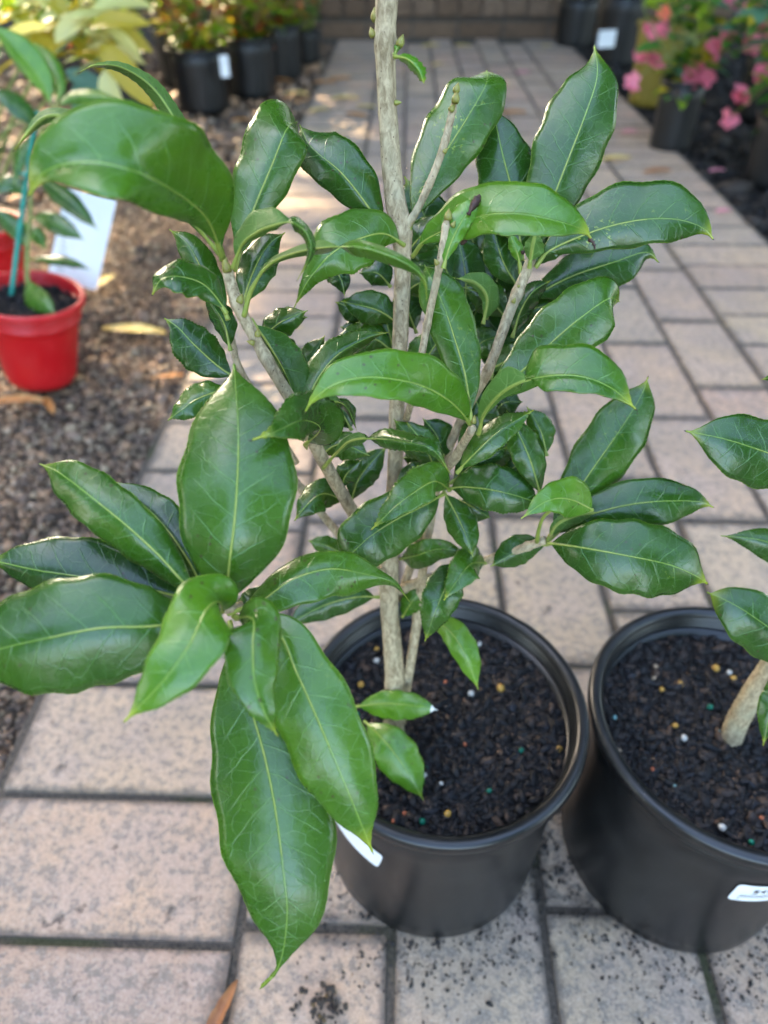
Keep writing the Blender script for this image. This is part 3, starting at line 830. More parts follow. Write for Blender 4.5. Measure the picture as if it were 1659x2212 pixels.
Lf([(1126,592,32.9),(1120,555,32.6),(1100,503,32.6)], (11,13,2,2), tone=.55, tip=.3, t0=.25)
Lf([(1143,578,32.5),(1150,535,31.9),(1157,500,31.6)], (-26,-18,3,3), tone=.3, tip=.2, t0=.2)
Lf([(957,580,28.5),(972,530,28.2),(995,482,28),(1017,452,28),(1032,432,28.2)], (24,17,2,1), tone=1.0, tip=.2, peak=.6, blunt=.5, speck=.5)
# --- middle, nearest the camera
Lf([(1018,918,30.8),(978,872,28.6),(918,836,27),(856,820,26),(790,815,25.4),(727,828,25.2),(678,862,25.3),(656,894,25.6)], (44,68,-6,2), tone=.55, tip=.6, speck=.15, peak=.52, blunt=.6, t0=.04)
Lf([(1019,912,30.6),(1006,815,30.4),(985,740,30.3),(960,665,30.3),(932,602,30.4),(916,570,31.2)], (46,54,4,4), tone=.26, tip=.2, speck=.4, peak=.60, blunt=.58, t0=.05)
Lf([(1040,892,31.4),(1085,838,31.4),(1140,790,31.2),(1200,732,31.2),(1260,682,31.3),(1315,645,31.8),(1340,652,33.2)], (68,72,4,5), tone=.25, tip=.5, speck=.6, peak=.55, blunt=.52)
Lf([(1034,935,31),(1050,888,29.6),(1095,842,28.2),(1165,815,27.2),(1250,812,26.6),(1320,838,26.6),(1377,887,27)], (-16,-48,5,6), (70,32,5,-4), tone=.30, tip=.9, peak=.62, blunt=.6, sw=(.38,.52), t0=.06)
Lf([(985,1022,33.2),(1030,975,32.4),(1080,930,32.2),(1155,884,32.4)], (26,24,6,0), tone=.18, tip=.6, serr=.07)
Lf([(1170,1075,34.4),(1146,995,34),(1118,932,34),(1094,886,34.4)], (36,36,3,6), tone=.12, tip=.2)
Lf([(1182,985,36),(1168,930,35.8),(1138,878,35.8)], (20,24,3,3), tone=.12, serr=.05)
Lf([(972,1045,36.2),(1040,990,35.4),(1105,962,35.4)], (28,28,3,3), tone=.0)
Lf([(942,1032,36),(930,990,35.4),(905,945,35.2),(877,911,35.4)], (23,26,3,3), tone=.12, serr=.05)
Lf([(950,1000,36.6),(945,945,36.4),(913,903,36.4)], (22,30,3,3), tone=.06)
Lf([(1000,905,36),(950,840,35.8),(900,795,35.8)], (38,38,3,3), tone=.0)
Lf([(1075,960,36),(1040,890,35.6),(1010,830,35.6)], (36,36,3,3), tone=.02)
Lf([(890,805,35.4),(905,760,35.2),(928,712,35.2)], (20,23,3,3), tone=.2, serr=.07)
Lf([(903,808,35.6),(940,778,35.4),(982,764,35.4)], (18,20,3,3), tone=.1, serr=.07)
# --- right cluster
Lf([(1182,1170,36),(1225,1095,35.8),(1279,1015,35.8),(1340,928,35.8),(1385,855,36.2),(1401,811,36.8)], (62,64,4,5), tone=.14, tip=.6, speck=.5, peak=.55, blunt=.6)
Lf([(1184,1168,36.2),(1240,1125,35.8),(1305,1103,35.4),(1373,1088,35.2),(1446,1082,35.2),(1510,1084,35.5),(1544,1097,36)], (54,54,4,2), tone=.06, tip=.8, peak=.55)
Lf([(1180,1173,35.6),(1251,1182,34),(1353,1200,33.2),(1446,1220,33.4),(1505,1245,34),(1531,1263,34.5)], (80,82,4,3), tone=.07, tip=.8, speck=.4, peak=.5, blunt=.6, t0=.03)
Lf([(1282,1102,34.4),(1228,1078,33.2),(1180,1083,32.5),(1123,1122,32.4)], (40,50,-2,4), tone=.60, tip=.9, peak=.36, t0=.02, blunt=.8)
Lf([(1183,1168,36),(1205,1132,35.4),(1250,1112,35.2),(1295,1106,35)], (-20,-14,3,3), tone=.2, tip=.3)
Lf([(1186,1176,36.8),(1130,1186,37.2),(1058,1224,37.8)], (24,28,3,3), tone=.05)
stem('petiole', shrub, [(1160,1170,36.2,6),(1165,1140,35,4.5),(1180,1110,33.8,4),(1230,1082,33.2,3)], n=12, knob=0, mat=M['petiole'], seg=8)
# --- middle low
Lf([(966,1057,36.2),(1000,1052,35.2),(1060,1058,34.4),(1120,1072,34.4),(1174,1092,34.8)], (56,46,3,3), tone=.07, tip=.3, serr=.06, peak=.5, blunt=.6)
Lf([(974,1060,35.4),(938,1040,33.4),(888,1068,32.4),(845,1103,32),(799,1147,32.2)], (36,46,-2,4), tone=.30, tip=1., serr=.07, peak=.42)
Lf([(960,1066,36),(920,1090,35),(860,1120,34.4),(798,1160,34),(755,1200,34.3),(735,1216,35.2)], (66,66,4,4), tone=.14, tip=.2, speck=.6, peak=.52, blunt=.5)
Lf([(958,1060,36.8),(985,1110,36.4),(1008,1160,36.2),(1022,1205,36.4)], (28,25,3,3), tone=.17)
Lf([(862,1208,41.4),(900,1200,39),(950,1186,38.2),(1015,1196,37.8)], (22,24,2,3), tone=.30, tip=.1)
Lf([(1052,1216,38.8),(1020,1217,37),(995,1243,36.2),(957,1299,36.2)], (27,32,-2,4), tone=.30, tip=1., serr=.07, peak=.42)
Lf([(1002,1213,38.8),(972,1250,37.4),(945,1310,36.8),(917,1388,37.4)], (42,42,4,2), tone=.12, tip=.6, peak=.45, serr=.05)
Lf([(912,1345,43),(960,1353,41.6),(1000,1405,41),(1034,1492,41.6)], (34,26,3,3), tone=.75, tip=.5)
Lf([(822,1290,42.4),(770,1290,41.6),(700,1308,41.4),(615,1352,41.4)], (32,40,3,4), tone=.02)
Lf([(765,1527,47),(830,1520,45.6),(900,1525,44.6),(947,1534,44.4)], (23,27,3,2), tone=.60, tip=.0, blunt=.55, white=True)
Lf([(785,1556,46.5),(830,1600,44.8),(875,1660,44.4),(915,1729,44.6)], (48,46,4,3), tone=.5, tip=.3, peak=.5)
Lf([(748,1084,38),(700,1066,36.8),(665,1089,36.4),(635,1126,36.4)], (29,26,2,5), tone=.10, tip=.6, peak=.45)
Lf([(757,1088,37.8),(775,1035,37.4),(805,995,37.2),(837,963,37.2)], (30,34,3,3), tone=.02)
Lf([(738,1055,36.4),(748,1025,35.6),(785,990,35.4)], (20,20,3,3), tone=.12, tip=.2)
Lf([(752,1208,42),(710,1180,41.5),(664,1167,41.4)], (20,17,3,3), tone=.2)
Lf([(868,1335,43.6),(890,1300,42.6),(918,1266,42.4)], (18,18,3,3), tone=.4)
Lf([(852,765,36.6),(836,700,36.2),(812,628,36.2)], (28,28,3,3), tone=.14, speck=.8, serr=.05)
Lf([(802,685,37.4),(765,668,37),(724,652,37)], (22,20,3,6), tone=.0, tip=.5)
Lf([(805,722,37.6),(770,712,37.3),(734,706,37.3)], (18,18,3,3), tone=.06)
Lf([(815,712,37.2),(800,688,37),(785,668,37)], (16,16,3,3), tone=.08)
# --- lower left whorl
Lf([(487,1312,25.4),(495,1220,24.5),(506,1130,24.1),(513,1030,24.2),(515,940,24.8),(511,860,25.6),(505,783,26.8)], (132,126,5,6), tone=.20, tip=.1, peak=.44, blunt=.70, t0=.02, wave=.4)
Lf([(446,1302,25.8),(400,1262,25.2),(340,1197,24.9),(275,1137,24.7),(200,1076,25),(130,1023,25.7),(83,1001,26.4)], (58,60,4,5), tone=.17, tip=.3, speck=.3, peak=.52, blunt=.58)
Lf([(452,1302,26.8),(400,1200,26.7),(330,1110,27.2),(230,1032,27.8)], (44,52,4,4), tone=.04)
Lf([(452,1306,27.2),(330,1275,26.7),(200,1250,26.6),(80,1232,26.7),(-40,1205,27.2)], (52,86,3,5), tone=.01, peak=.55)
Lf([(455,1322,25.2),(390,1343,24.2),(325,1353,23.4),(215,1357,22.9),(110,1377,22.8),(0,1402,23),(-95,1432,23.6)], (128,120,4,6), tone=.12, tip=.4, peak=.50, blunt=.6, t0=.04)
Lf([(480,1326,24.8),(474,1300,23.2),(446,1318,21.9),(405,1400,20.9),(345,1480,20.7),(264,1563,21.2)], (74,78,-1,3), tone=.52, tip=.9, peak=.45, blunt=.72, t0=.03)
Lf([(490,1325,26.4),(560,1300,25.9),(630,1253,25.8),(710,1229,26.2),(790,1240,27),(850,1260,27.7),(888,1304,28.6)], (42,62,5,-2), (18,16,4,4), tone=.27, tip=.6, peak=.42, sw=(.55,.85))
Lf([(505,1335,24.8),(546,1338,23.4),(546,1395,22.6),(550,1470,22.2),(572,1540,22.2),(602,1593,22.6)], (62,68,5,-1), tone=.32, tip=.7, peak=.36, serr=.05)
Lf([(500,1330,26.4),(596,1362,25.4),(640,1450,24.7),(680,1540,24.4),(715,1622,24.4),(760,1730,24.6),(807,1847,25.2)], (88,90,3,3), tone=.36, tip=.7, speck=.4, peak=.52, blunt=.66)
Lf([(495,1340,27),(515,1440,26.4),(545,1540,25.8),(572,1635,25.4),(595,1750,25.1),(612,1880,24.9),(620,1980,25.0),(603,2085,25.4),(560,2138,25.8)], (124,134,4,4), tone=.20, tip=.3, peak=.50, blunt=.70, tail=.09)
Lf([(500,1318,26.8),(545,1300,26.6),(585,1262,26.6)], (22,26,3,3), tone=.1)

# --- medium leaves round the trunk
for (b, m_, t_, w, z, tn) in [((868,640),(910,610),(985,600),36,34.6,.10),((862,700),(815,670),(735,650),36,35.2,.08),((868,560),(915,505),(975,470),34,34.2,.06),((850,760),(800,730),(715,745),34,35.6,.12),((905,800),(945,740),(1000,690),36,34.8,.05),
                              ((1096,690),(1050,640),(1000,620),36,35,.08),((1096,690),(1160,665),(1240,650),36,35.4,.05),((1054,800),(1120,770),(1190,770),34,35.2,.10),((960,985),(905,960),(850,905),34,35.4,.12),((985,985),(1040,930),(1100,905),36,34.8,.05),
                              ((690,985),(735,960),(800,985),30,34.6,.14),((560,740),(600,700),(665,670),30,31.6,.10),((1122,625),(1085,560),(1060,470),38,34.6,.04),((1140,580),(1185,520),(1240,470),38,34.4,.05),((950,1050),(905,1030),(850,1045),30,37.2,.12)]:
    Lf([(*b, z + .6), (*m_, z), (*t_, z - .1)], (w, w + 4, 4, 4), tone=tn, tip=.35, peak=.5)
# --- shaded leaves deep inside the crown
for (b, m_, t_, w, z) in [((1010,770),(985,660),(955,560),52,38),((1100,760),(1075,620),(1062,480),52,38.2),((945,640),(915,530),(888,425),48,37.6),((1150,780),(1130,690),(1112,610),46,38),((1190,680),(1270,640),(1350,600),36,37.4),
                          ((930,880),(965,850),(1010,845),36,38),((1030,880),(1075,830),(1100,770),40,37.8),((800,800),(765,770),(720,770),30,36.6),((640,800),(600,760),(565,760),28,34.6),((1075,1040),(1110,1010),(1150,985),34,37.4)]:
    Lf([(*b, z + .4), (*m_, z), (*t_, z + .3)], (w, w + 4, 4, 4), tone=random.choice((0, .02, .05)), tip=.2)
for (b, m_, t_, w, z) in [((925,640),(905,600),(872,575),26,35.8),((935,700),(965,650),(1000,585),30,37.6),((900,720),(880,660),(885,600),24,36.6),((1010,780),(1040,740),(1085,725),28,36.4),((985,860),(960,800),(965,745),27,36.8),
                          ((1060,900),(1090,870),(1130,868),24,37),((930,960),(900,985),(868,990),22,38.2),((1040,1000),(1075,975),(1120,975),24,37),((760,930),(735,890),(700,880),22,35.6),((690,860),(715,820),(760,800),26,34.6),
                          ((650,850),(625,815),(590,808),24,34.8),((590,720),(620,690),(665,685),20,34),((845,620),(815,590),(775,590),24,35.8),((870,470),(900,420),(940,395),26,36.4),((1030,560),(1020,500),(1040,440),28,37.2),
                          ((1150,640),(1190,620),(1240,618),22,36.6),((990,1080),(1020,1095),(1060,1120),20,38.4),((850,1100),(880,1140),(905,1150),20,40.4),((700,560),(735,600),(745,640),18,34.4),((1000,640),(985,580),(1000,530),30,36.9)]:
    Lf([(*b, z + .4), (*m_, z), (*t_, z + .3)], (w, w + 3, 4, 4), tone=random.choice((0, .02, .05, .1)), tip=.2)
# torn yellow leaf stub, shoot tips, brown scraps and buds on the bark
Lf([(850,122,27.7),(880,128,27.2),(905,152,27),(916,182,27)], (14,13,2,5), tone=1.0, tip=.8, n=24, peak=.62, blunt=.42, serr=.12, t0=.03)
Lf([(852,118,27.7),(858,104,27.6),(866,88,27.6)], (7,7,1,1), tone=1.0, tip=.4, n=16, m=6)
def scrap(pts, w, mat, serr=.2): return build_leaf(shrub, pts, w, n=20, m=6, t0=.01, serr=0, blunt=.6, mats=(mat, mat, mat, mat))
scrap([(1012,462,27.8),(1022,445,27.7),(1030,432,27.8),(1037,418,28)], (9,9,2,2), M['brown_dry'])
scrap([(1276,516,27.9),(1281,525,27.9),(1286,540,28)], (3,3,1,1), M['brown_dry'], 0)
scrap([(1008,505,29),(1002,515,29),(996,530,29)], (9,6,2,2), M['brown_dry'])
scrap([(1128,545,32.5),(1150,535,32.3),(1170,530,32.3)], (8,5,1,1), M['brown_dry'])
for (x, y, z, p, dx, dy) in [(983,222,29,26,.15,-1),(984,200,29,22,.3,-1),(967,476,28,26,.12,-1),(976,490,28,16,.5,-.8),(972,240,29.2,20,.6,-.8),(958,330,29.6,14,.7,-.7),(855,560,32,16,-.9,-.4),
                          (1108,655,32.8,14,.4,-.9),(550,742,28.6,18,-1,-.3),(556,728,28.6,20,.1,-1),(516,655,27.9,24,.35,-.9),(492,588,27.7,30,-.25,-1),(484,575,27.8,20,.3,-1),(1003,978,33.4,13,1,.1),(966,1052,36,12,.5,-.8),
                          (946,572,28.5,16,-.5,-.8),(1155,555,32.5,22,.3,-1),(1186,1160,35.8,16,.6,-.7),(1022,915,30.6,18,.2,-1),(812,45,27.5,30,-.1,-1),(806,80,27.7,22,-.25,-1),(862,100,27.6,26,.35,-1),(852,222,28.9,16,1,-.05),
                          (1118,620,32.6,10,.6,-.5),(660,958,31,16,.2,.9),(640,905,31.4,14,-.8,-.3)]:
    bud(shrub, x, y, z, p, dx, dy)

# --- the neighbour in the right pot
sb = at(1592, 1592, .484)
shrub2 = thing('glossy_shrub', 'smaller glossy green shrub leaning out of the right pot, cut off by the picture edge', 'shrub', (float(sb[0]), float(sb[1]), .160))
stem('trunk', shrub2, [(1578,1600,48.8,24),(1592,1560,47.6,25),(1625,1500,45.5,25),(1680,1410,43,24),(1740,1250,39,22),(1780,1080,36.5,20),(1800,900,34.5,18),(1810,600,31,15)], n=60, knob=.1, seg=16)
stem('branch', shrub2, [(1700,1370,42,10),(1720,1420,39,9),(1715,1400,36,8)], n=12)
Lr = lambda *a, **k: build_leaf(shrub2, *a, **k)
Lr([(1795,1022,33),(1730,1002,32.2),(1659,978,31.4),(1568,949,31.2),(1477,930,31.6)], (80,70,4,4), tone=.04, tip=.5, peak=.55, blunt=.6)
Lr([(1785,1235,38),(1700,1190,36.5),(1640,1166,36.3),(1555,1157,36.8)], (44,34,4,4), tone=.10, tip=.2)
Lr([(1770,1440,38),(1720,1400,36),(1650,1348,35.4),(1590,1308,35.4),(1523,1277,36)], (68,56,4,4), tone=.06, tip=.4, peak=.62, blunt=.5)
Lr([(1705,1440,40),(1672,1510,38.4),(1648,1613,38.8)], (34,30,4,4), tone=.06, tip=.7)
Lr([(1730,812,33),(1680,814,32.6),(1643,820,32.8)], (12,12,3,3), tone=.3, tip=.9)
Lr([(1800,880,34),(1880,860,33),(1960,900,33)], (60,60,4,4), tone=.1)
Lr([(1805,760,33),(1870,700,32),(1930,600,32)], (60,60,4,4), tone=.1)

# ------------------------------------------------------------------ red pots and their plants
red = make_pot('red_pot', 'small glossy red plastic pot with a staked seedling beside the path', (-.553, 1.008, .004), .080, .052, .142, M['pot_red'], soil_h=.125, tilt=(0, math.radians(9), 0), far=False)
fill_pot(red, .070, .122, 31, 1300, 0, .0034)
red2 = make_pot('red_pot', 'second red plastic pot half hidden at the left picture edge', (-.735, 1.30, 0), .080, .055, .142, M['pot_red'], soil_h=.125)
fill_pot(red2, .070, .122, 32, 700, 0, .0034)

def far_leaf_mesh(L, W, arch, mat, n=9, m=4, fold=.25):
    v = []; f = []
    for i in range(n):
        t = i / (n - 1); w = W * .5 * (max(t, 1e-4) ** .7 * (1 - t) ** .75) * 1.75
        th = arch * t
        y = L * (math.sin(th) / arch if arch > .01 else t); z = L * ((math.cos(th) - 1) / arch if arch > .01 else 0)
        for j in range(m + 1):
            s = -1 + 2 * j / m
            v.append((s * w, y, z + fold * abs(s) * w))
    for i in range(n - 1):
        for j in range(m):
            a = i * (m + 1) + j; f.append((a, a + 1, a + m + 2, a + m + 1))
    me = mesh_from('leaf', v, f); me.materials.append(mat); return me
def place_leaf(parent, me, p, yaw, pitch, roll, s, name='leaf'):
    o = bpy.data.objects.new(name, me); COL.objects.link(o); o.parent = parent
    o.location = Vector(p) - parent.location
    o.rotation_euler = Euler((pitch, roll, yaw), 'XYZ'); o.scale = (s, s, s); return o

# seedling in the red pot (same leaf builder, bright young leaves)
seed = thing('camellia_seedling', 'young bright green leafy seedling tied to a green stake in the red pot', 'seedling', tuple(float(q) for q in at(62, 640, 1.085)))
stem('stem', seed, [(62,655,108.8,5.5),(58,560,106.5,5.5),(66,470,104.5,5),(68,400,103,4.5),(85,310,101,4.5),(105,240,99.5,4)], n=30, mat=M['stem_green'], seg=8)
Ls = lambda *a, **k: build_leaf(seed, *a, n=24, m=8, serr=.0, **k)
Ls([(112,235,99.5),(95,185,99),(50,120,98),(0,70,97.5),(-30,55,97)], (26,34,6,4), tone=1.0, tip=.3)
Ls([(115,232,99.5),(130,195,100),(105,130,101),(65,85,102)], (24,18,6,6), tone=.5)
Ls([(118,235,99.5),(150,212,99),(200,208,98.5),(270,225,98)], (16,22,6,6), tone=.45)
Ls([(92,290,100.5),(60,250,99),(20,215,98),(-20,190,98)], (20,24,-6,10), tone=.10)
Ls([(75,360,102),(110,400,101),(160,440,100),(215,500,100)], (18,26,8,8), tone=.04)
Ls([(66,470,104),(100,475,102),(150,500,101),(185,520,101)], (24,20,4,4), tone=.12)
Ls([(60,560,106),(100,560,105),(150,565,104),(200,585,104)], (10,12,6,6), tone=.1)
Ls([(60,600,107.5),(75,640,105.5),(100,662,104.5),(122,682,104)], (24,26,4,4), tone=.30)
Ls([(62,540,106),(40,500,106),(10,470,106),(-20,450,106)], (22,18,4,4), tone=.15)
Ls([(66,430,104),(40,400,104),(15,395,104),(-15,420,104)], (22,18,4,4), tone=.12)
Ls([(90,300,101),(70,300,102),(45,340,102),(30,400,102)], (16,16,4,4), tone=.2)
Ls([(62,520,105),(80,500,105),(98,540,105)], (12,12,4,4), tone=.25)
sk_ = thing('plant_stake', 'thin green plastic stake standing in the red pot', 'stake', tuple(float(q) for q in at(20, 668, 1.09)))
stem('stake_rod', sk_, [(20,672,109,6),(50,440,104.5,6),(80,240,100.5,6)], n=12, knob=0, mat=M['stake'], seg=8)
stem('tie', sk_, [(40,372,102.8,4),(55,378,102.3,5),(70,372,102.8,4)], n=10, knob=0, mat=M['stake'], seg=8)
# white plant card leaning behind the seedling
cs = [at(142, 405, 1.15), at(252, 432, 1.13), at(208, 628, 1.165), at(103, 598, 1.19)]
cn = np.cross(cs[1] - cs[0], cs[3] - cs[0]); cn /= np.linalg.norm(cn)
rc_pts = []
for i in range(4):
    p, a, b = cs[i], cs[i - 1], cs[(i + 1) % 4]
    for q in range(5):
        u = q / 4; k1 = p + (a - p) / np.linalg.norm(a - p) * .006; k2 = p + (b - p) / np.linalg.norm(b - p) * .006
        rc_pts.append((1 - u) ** 2 * k1 + 2 * u * (1 - u) * p + u * u * k2)
cb_ = cs[2] * .5 + cs[3] * .5
vv = [p + cn * .0005 - cb_ for p in rc_pts] + [p - cn * .0005 - cb_ for p in rc_pts]; nn_ = len(rc_pts)
ff = [tuple(range(nn_)), tuple(reversed(range(nn_, 2 * nn_)))] + [(i, i + nn_, (i + 1) % nn_ + nn_, (i + 1) % nn_) for i in range(nn_)]
card = link('plant_card', mesh_from('plant_card', vv, ff, False), None, M['card']); card.location = Vector(cb_)
tag(card, 'blank-looking white plant information card leaning behind the red pot', 'plant card')
print('main leaves done', len(bpy.data.objects))
A_ = np.array([at(112, 596, 1.188), at(100, 625, 1.14), at(92, 650, 1.10)])
v, f = tube(A_, [.003, .003, .002], 8); pl_ = []; pf_ = []
for q in range(7):
    u0 = .14; u1 = (.80, .62, .74, .45, .7, .66, .3)[q]; v0 = .52 + q * .058; v1 = v0 + .020
    b4 = len(pl_)
    for (a, b) in ((u0, v0), (u1, v0), (u1, v1), (u0, v1)):
        pp = (cs[0] * (1 - a) + cs[1] * a) * (1 - b) + (cs[3] * (1 - a) + cs[2] * a) * b
        sg = 1 if cn @ (_C - pp) > 0 else -1
        pl_.append(pp + cn * sg * .0009 - cb_)
    pf_.append((b4, b4 + 1, b4 + 2, b4 + 3))
link('printed_lines', mesh_from('printed_lines', pl_, pf_, False), card, M['ink_grey'])
sp_ = link('spike', mesh_from('spike', np.array(v) - cb_, f), card, M['card'])

# ------------------------------------------------------------------ background plants
def far_stem(parent, P, r0, r1, mat, seg=6):
    P = np.asarray(P, float); v, f = tube(P, np.linspace(r0, r1, len(P)), seg)
    b = P[0]; o = link('stem', mesh_from('stem', np.array(v) - b, f), parent, mat); o.location = Vector(b) - parent.location; return o
_lm = {}
def lm(mat, L, W, arch):
    key = (mat, round(L, 3), round(W, 3), arch)
    if key not in _lm: _lm[key] = far_leaf_mesh(L, W, arch, M[mat])
    return _lm[key]
def far_plant(name, label, cat, base, h, spread, nst, nlf, leaf, mats, smat, seed, group=None, up=.5, low=.15, bias=1.0):
    """upright stems from the pot with leaves along them"""
    r = random.Random(seed)
    t = thing(name, label, cat, base, group)
    stems = []
    for s in range(nst):
        a = r.uniform(0, 6.283); q = spread * math.sqrt(r.random()); hh = h * r.uniform(.7, 1.05)
        P = []
        for i in range(9):
            u = i / 8
            P.append((base[0] + math.cos(a) * q * u ** .8 + r.gauss(0, .006), base[1] + math.sin(a) * q * u ** .8 + r.gauss(0, .006), base[2] + hh * u))
        stems.append(np.array(P)); far_stem(t, P, .0035, .0015, M[smat])
    for k in range(nlf):
        P = stems[r.randrange(nst)]; u = low + (1 - low) * r.random() ** bias; i = min(int(u * 8), 7); p = P[i] + (P[i + 1] - P[i]) * (u * 8 - i)
        mt = r.choices([x[0] for x in mats], [x[1] for x in mats])[0]
        place_leaf(t, lm(mt, leaf[0], leaf[1], r.choice((.3, .7))), p, r.uniform(0, 6.283), r.uniform(-.3, up), r.uniform(-.5, .5), r.uniform(.7, 1.25))
    return t
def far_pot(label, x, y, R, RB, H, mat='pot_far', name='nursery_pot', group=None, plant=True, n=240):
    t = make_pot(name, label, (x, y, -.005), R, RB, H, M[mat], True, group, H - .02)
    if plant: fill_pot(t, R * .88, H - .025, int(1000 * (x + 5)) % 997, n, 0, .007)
    return t
GB = 'black pots lined up at the back left'
mixA = [('f_yellow', .28), ('f_lime', .42), ('f_green', .18), ('f_red', .12)]
# (picture x of pot centre, ground y of the front, radius, ...)
row = [(-.885, 2.72, .105, .19, 'black pot of red and yellow shrubs, leftmost of the back left row', 'bushy red and yellow shrub in the leftmost back pot'),
       (-.640, 2.865, .104, .19, 'large black pot with a white label, nearest of the back left row', 'bushy red and green shrub in the black pot with the white label'),
       (-.500, 3.10, .104, .19, 'black pot standing just behind the labelled pot at back left', 'leafy yellow green shrub just behind the labelled pot'),
       (-.430, 3.42, .104, .19, 'black pot third along the back left row, lit from behind', 'red tipped shrub third along the back left row'),
       (-1.12, 3.05, .105, .19, 'black pot deep in the shade at the far left of the back row', 'green shrub in the shade at the far left back'),
       (-.80, 3.30, .104, .19, 'black pot in the second rank behind the back left row', 'tall red and green shrub in the second rank at back left')]
for i, (x, y, R, H, l1, l2) in enumerate(row):
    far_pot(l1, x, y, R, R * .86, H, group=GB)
    far_plant('potted_shrub', l2, 'shrub', (x, y, H - .03), .44 + .05 * (i % 3), .32, 24, 330, (.082, .032), mixA, 'stem_red', 40 + i, 'shrubs in the back left pots', low=.0, bias=2.1, up=.7)
far_pot('small black pot with a white tag beside the path at the back', -.345, 3.74, .073, .06, .13, n=160)
far_plant('potted_shrub', 'small airy green shrub with red tips in the tagged pot', 'shrub', (-.345, 3.74, .10), .36, .17, 14, 130, (.05, .022), [('f_green', .5), ('f_lime', .3), ('f_red', .2)], 'stem_green', 61)
def far_tag(name, label, x, y, zc, w, h, ang, mat='card'):
    v = [(-w / 2, 0, -h / 2), (w / 2, 0, -h / 2), (w / 2, 0, h / 2), (-w / 2, 0, h / 2)]
    v += [(a, .0015, c) for a, b, c in v]
    o = link(name, mesh_from(name, v, [(0, 1, 2, 3), (7, 6, 5, 4), (0, 4, 5, 1), (1, 5, 6, 2), (2, 6, 7, 3), (3, 7, 4, 0)], False), None, M[mat])
    o.location = (x, y, zc); o.rotation_euler = (0, 0, ang); return tag(o, label, 'plant tag')
p = at(485, 143, 2.36); far_tag('plant_tag', 'narrow white plant tag hanging on the large back left pot', p[0], p[1], p[2], .030, .062, .5)
p = at(632, 131, 3.03); far_tag('plant_tag', 'square white plant tag on the small pot by the path', p[0], p[1], p[2], .075, .060, .15)

# pale variegated plant at the top left, in the second red pot
pv = thing('variegated_shrub', 'pale cream and yellow leaved shrub at the top left, with sunlight put into its leaf colours', 'shrub', (-.735, 1.30, .115))
r = random.Random(12)
for s, (x1, y1, z1) in enumerate([(90, 90, 1.16), (20, 60, 1.18), (170, 70, 1.15), (230, 120, 1.14), (60, 260, 1.2), (10, 330, 1.22)]):
    e = at(x1, y1, z1); b0 = np.array((-.735, 1.30, .115))
    P = [b0 + (e - b0) * u + np.array((0, 0, .05 * math.sin(3.14 * u))) for u in np.linspace(0, 1, 9)]
    far_stem(pv, P, .004, .002, M['stem_green'])
for (x, y, z, yaw, pi_, ro, s, mt) in [(60,70,1.16,.6,.5,.2,1,'f_pale'),(120,95,1.15,-.4,.7,.4,1,'f_pale'),(150,40,1.15,-1.2,.2,.3,1.1,'f_pale'),(190,60,1.14,-1.6,.4,.6,1,'f_yellow'),(215,95,1.14,-2.6,-.5,.5,1.2,'f_yellow'),
        (20,40,1.18,1.4,.3,0,1,'f_pale'),(95,20,1.17,.2,.9,.1,1.1,'f_pale'),(225,150,1.14,-3,-.7,.2,1,'f_pale'),(140,150,1.15,-2.2,-.4,.6,1,'f_bluegreen'),(60,120,1.17,2.0,-.2,.2,.9,'f_yellow'),
        (160,180,1.15,-2.8,-.8,.2,1.1,'f_bluegreen'),(10,110,1.18,2.6,-.3,0,1,'f_green'),(35,300,1.22,2.0,-.3,.2,.9,'f_dark'),(10,400,1.24,1.2,-.2,.4,.9,'f_dark'),(70,310,1.2,-1.5,-.5,.2,.8,'f_green'),(170,10,1.15,-.7,.6,.2,1,'f_yellow'),
        (5,470,1.25,-1.8,-.4,.2,.8,'f_green'),(200,20,1.14,-1.0,.3,.5,1,'f_pale'),(110,60,1.14,2.2,.1,.6,1,'f_pale'),(30,10,1.17,-.6,.2,.5,1,'f_pale')]:
    place_leaf(pv, lm(mt, .085, .044, .7), at(x, y, z), yaw, pi_, ro, s * 1.25)
for k in range(64):
    x, y = r.uniform(-10, 250), r.uniform(-40, 130)
    place_leaf(pv, lm(r.choice(('f_pale', 'f_pale', 'f_yellow', 'f_lime')), .085, .044, .7), at(x, y, 1.22 + r.uniform(-.05, .12)), r.uniform(-3, 3), r.uniform(-.5, .8), r.uniform(-.6, .6), r.uniform(.8, 1.3))

# low brick wall closing the path, garden bed behind it
wall = thing('brick_wall', 'low brown brick garden wall closing off the far end of the path', 'wall', (.2, 4.36, 0))
mo = mesh_from('mortar', [(-2.6, -.010, -.02), (2.9, -.010, -.02), (2.9, .19, -.02), (-2.6, .19, -.02), (-2.6, -.010, .150), (2.9, -.010, .150), (2.9, .19, .150), (-2.6, .19, .150)],
               [(0, 1, 5, 4), (1, 2, 6, 5), (2, 3, 7, 6), (3, 0, 4, 7), (4, 5, 6, 7), (3, 2, 1, 0)], False)
link('mortar', mo, wall, M['mortar'])
def brick_mesh(w, d, h):
    bm = bmesh.new(); bmesh.ops.create_cube(bm, size=1)
    for v in bm.verts: v.co = (v.co.x * w, v.co.y * d, v.co.z * h)
    bmesh.ops.bevel(bm, geom=bm.edges[:], offset=.004, segments=1, affect='EDGES')
    me = bpy.data.meshes.new('brick'); bm.to_mesh(me); bm.free(); me.materials.append(M['brick']); return me
bs, bh = brick_mesh(.222, .10, .068), brick_mesh(.106, .225, .070)
x = -1.1
for k in range(12):
    o = link('brick', bs, wall); o.location = (-1.1 + k * .232, .034, .040); o.rotation_euler = (0, 0, random.uniform(-.01, .01))
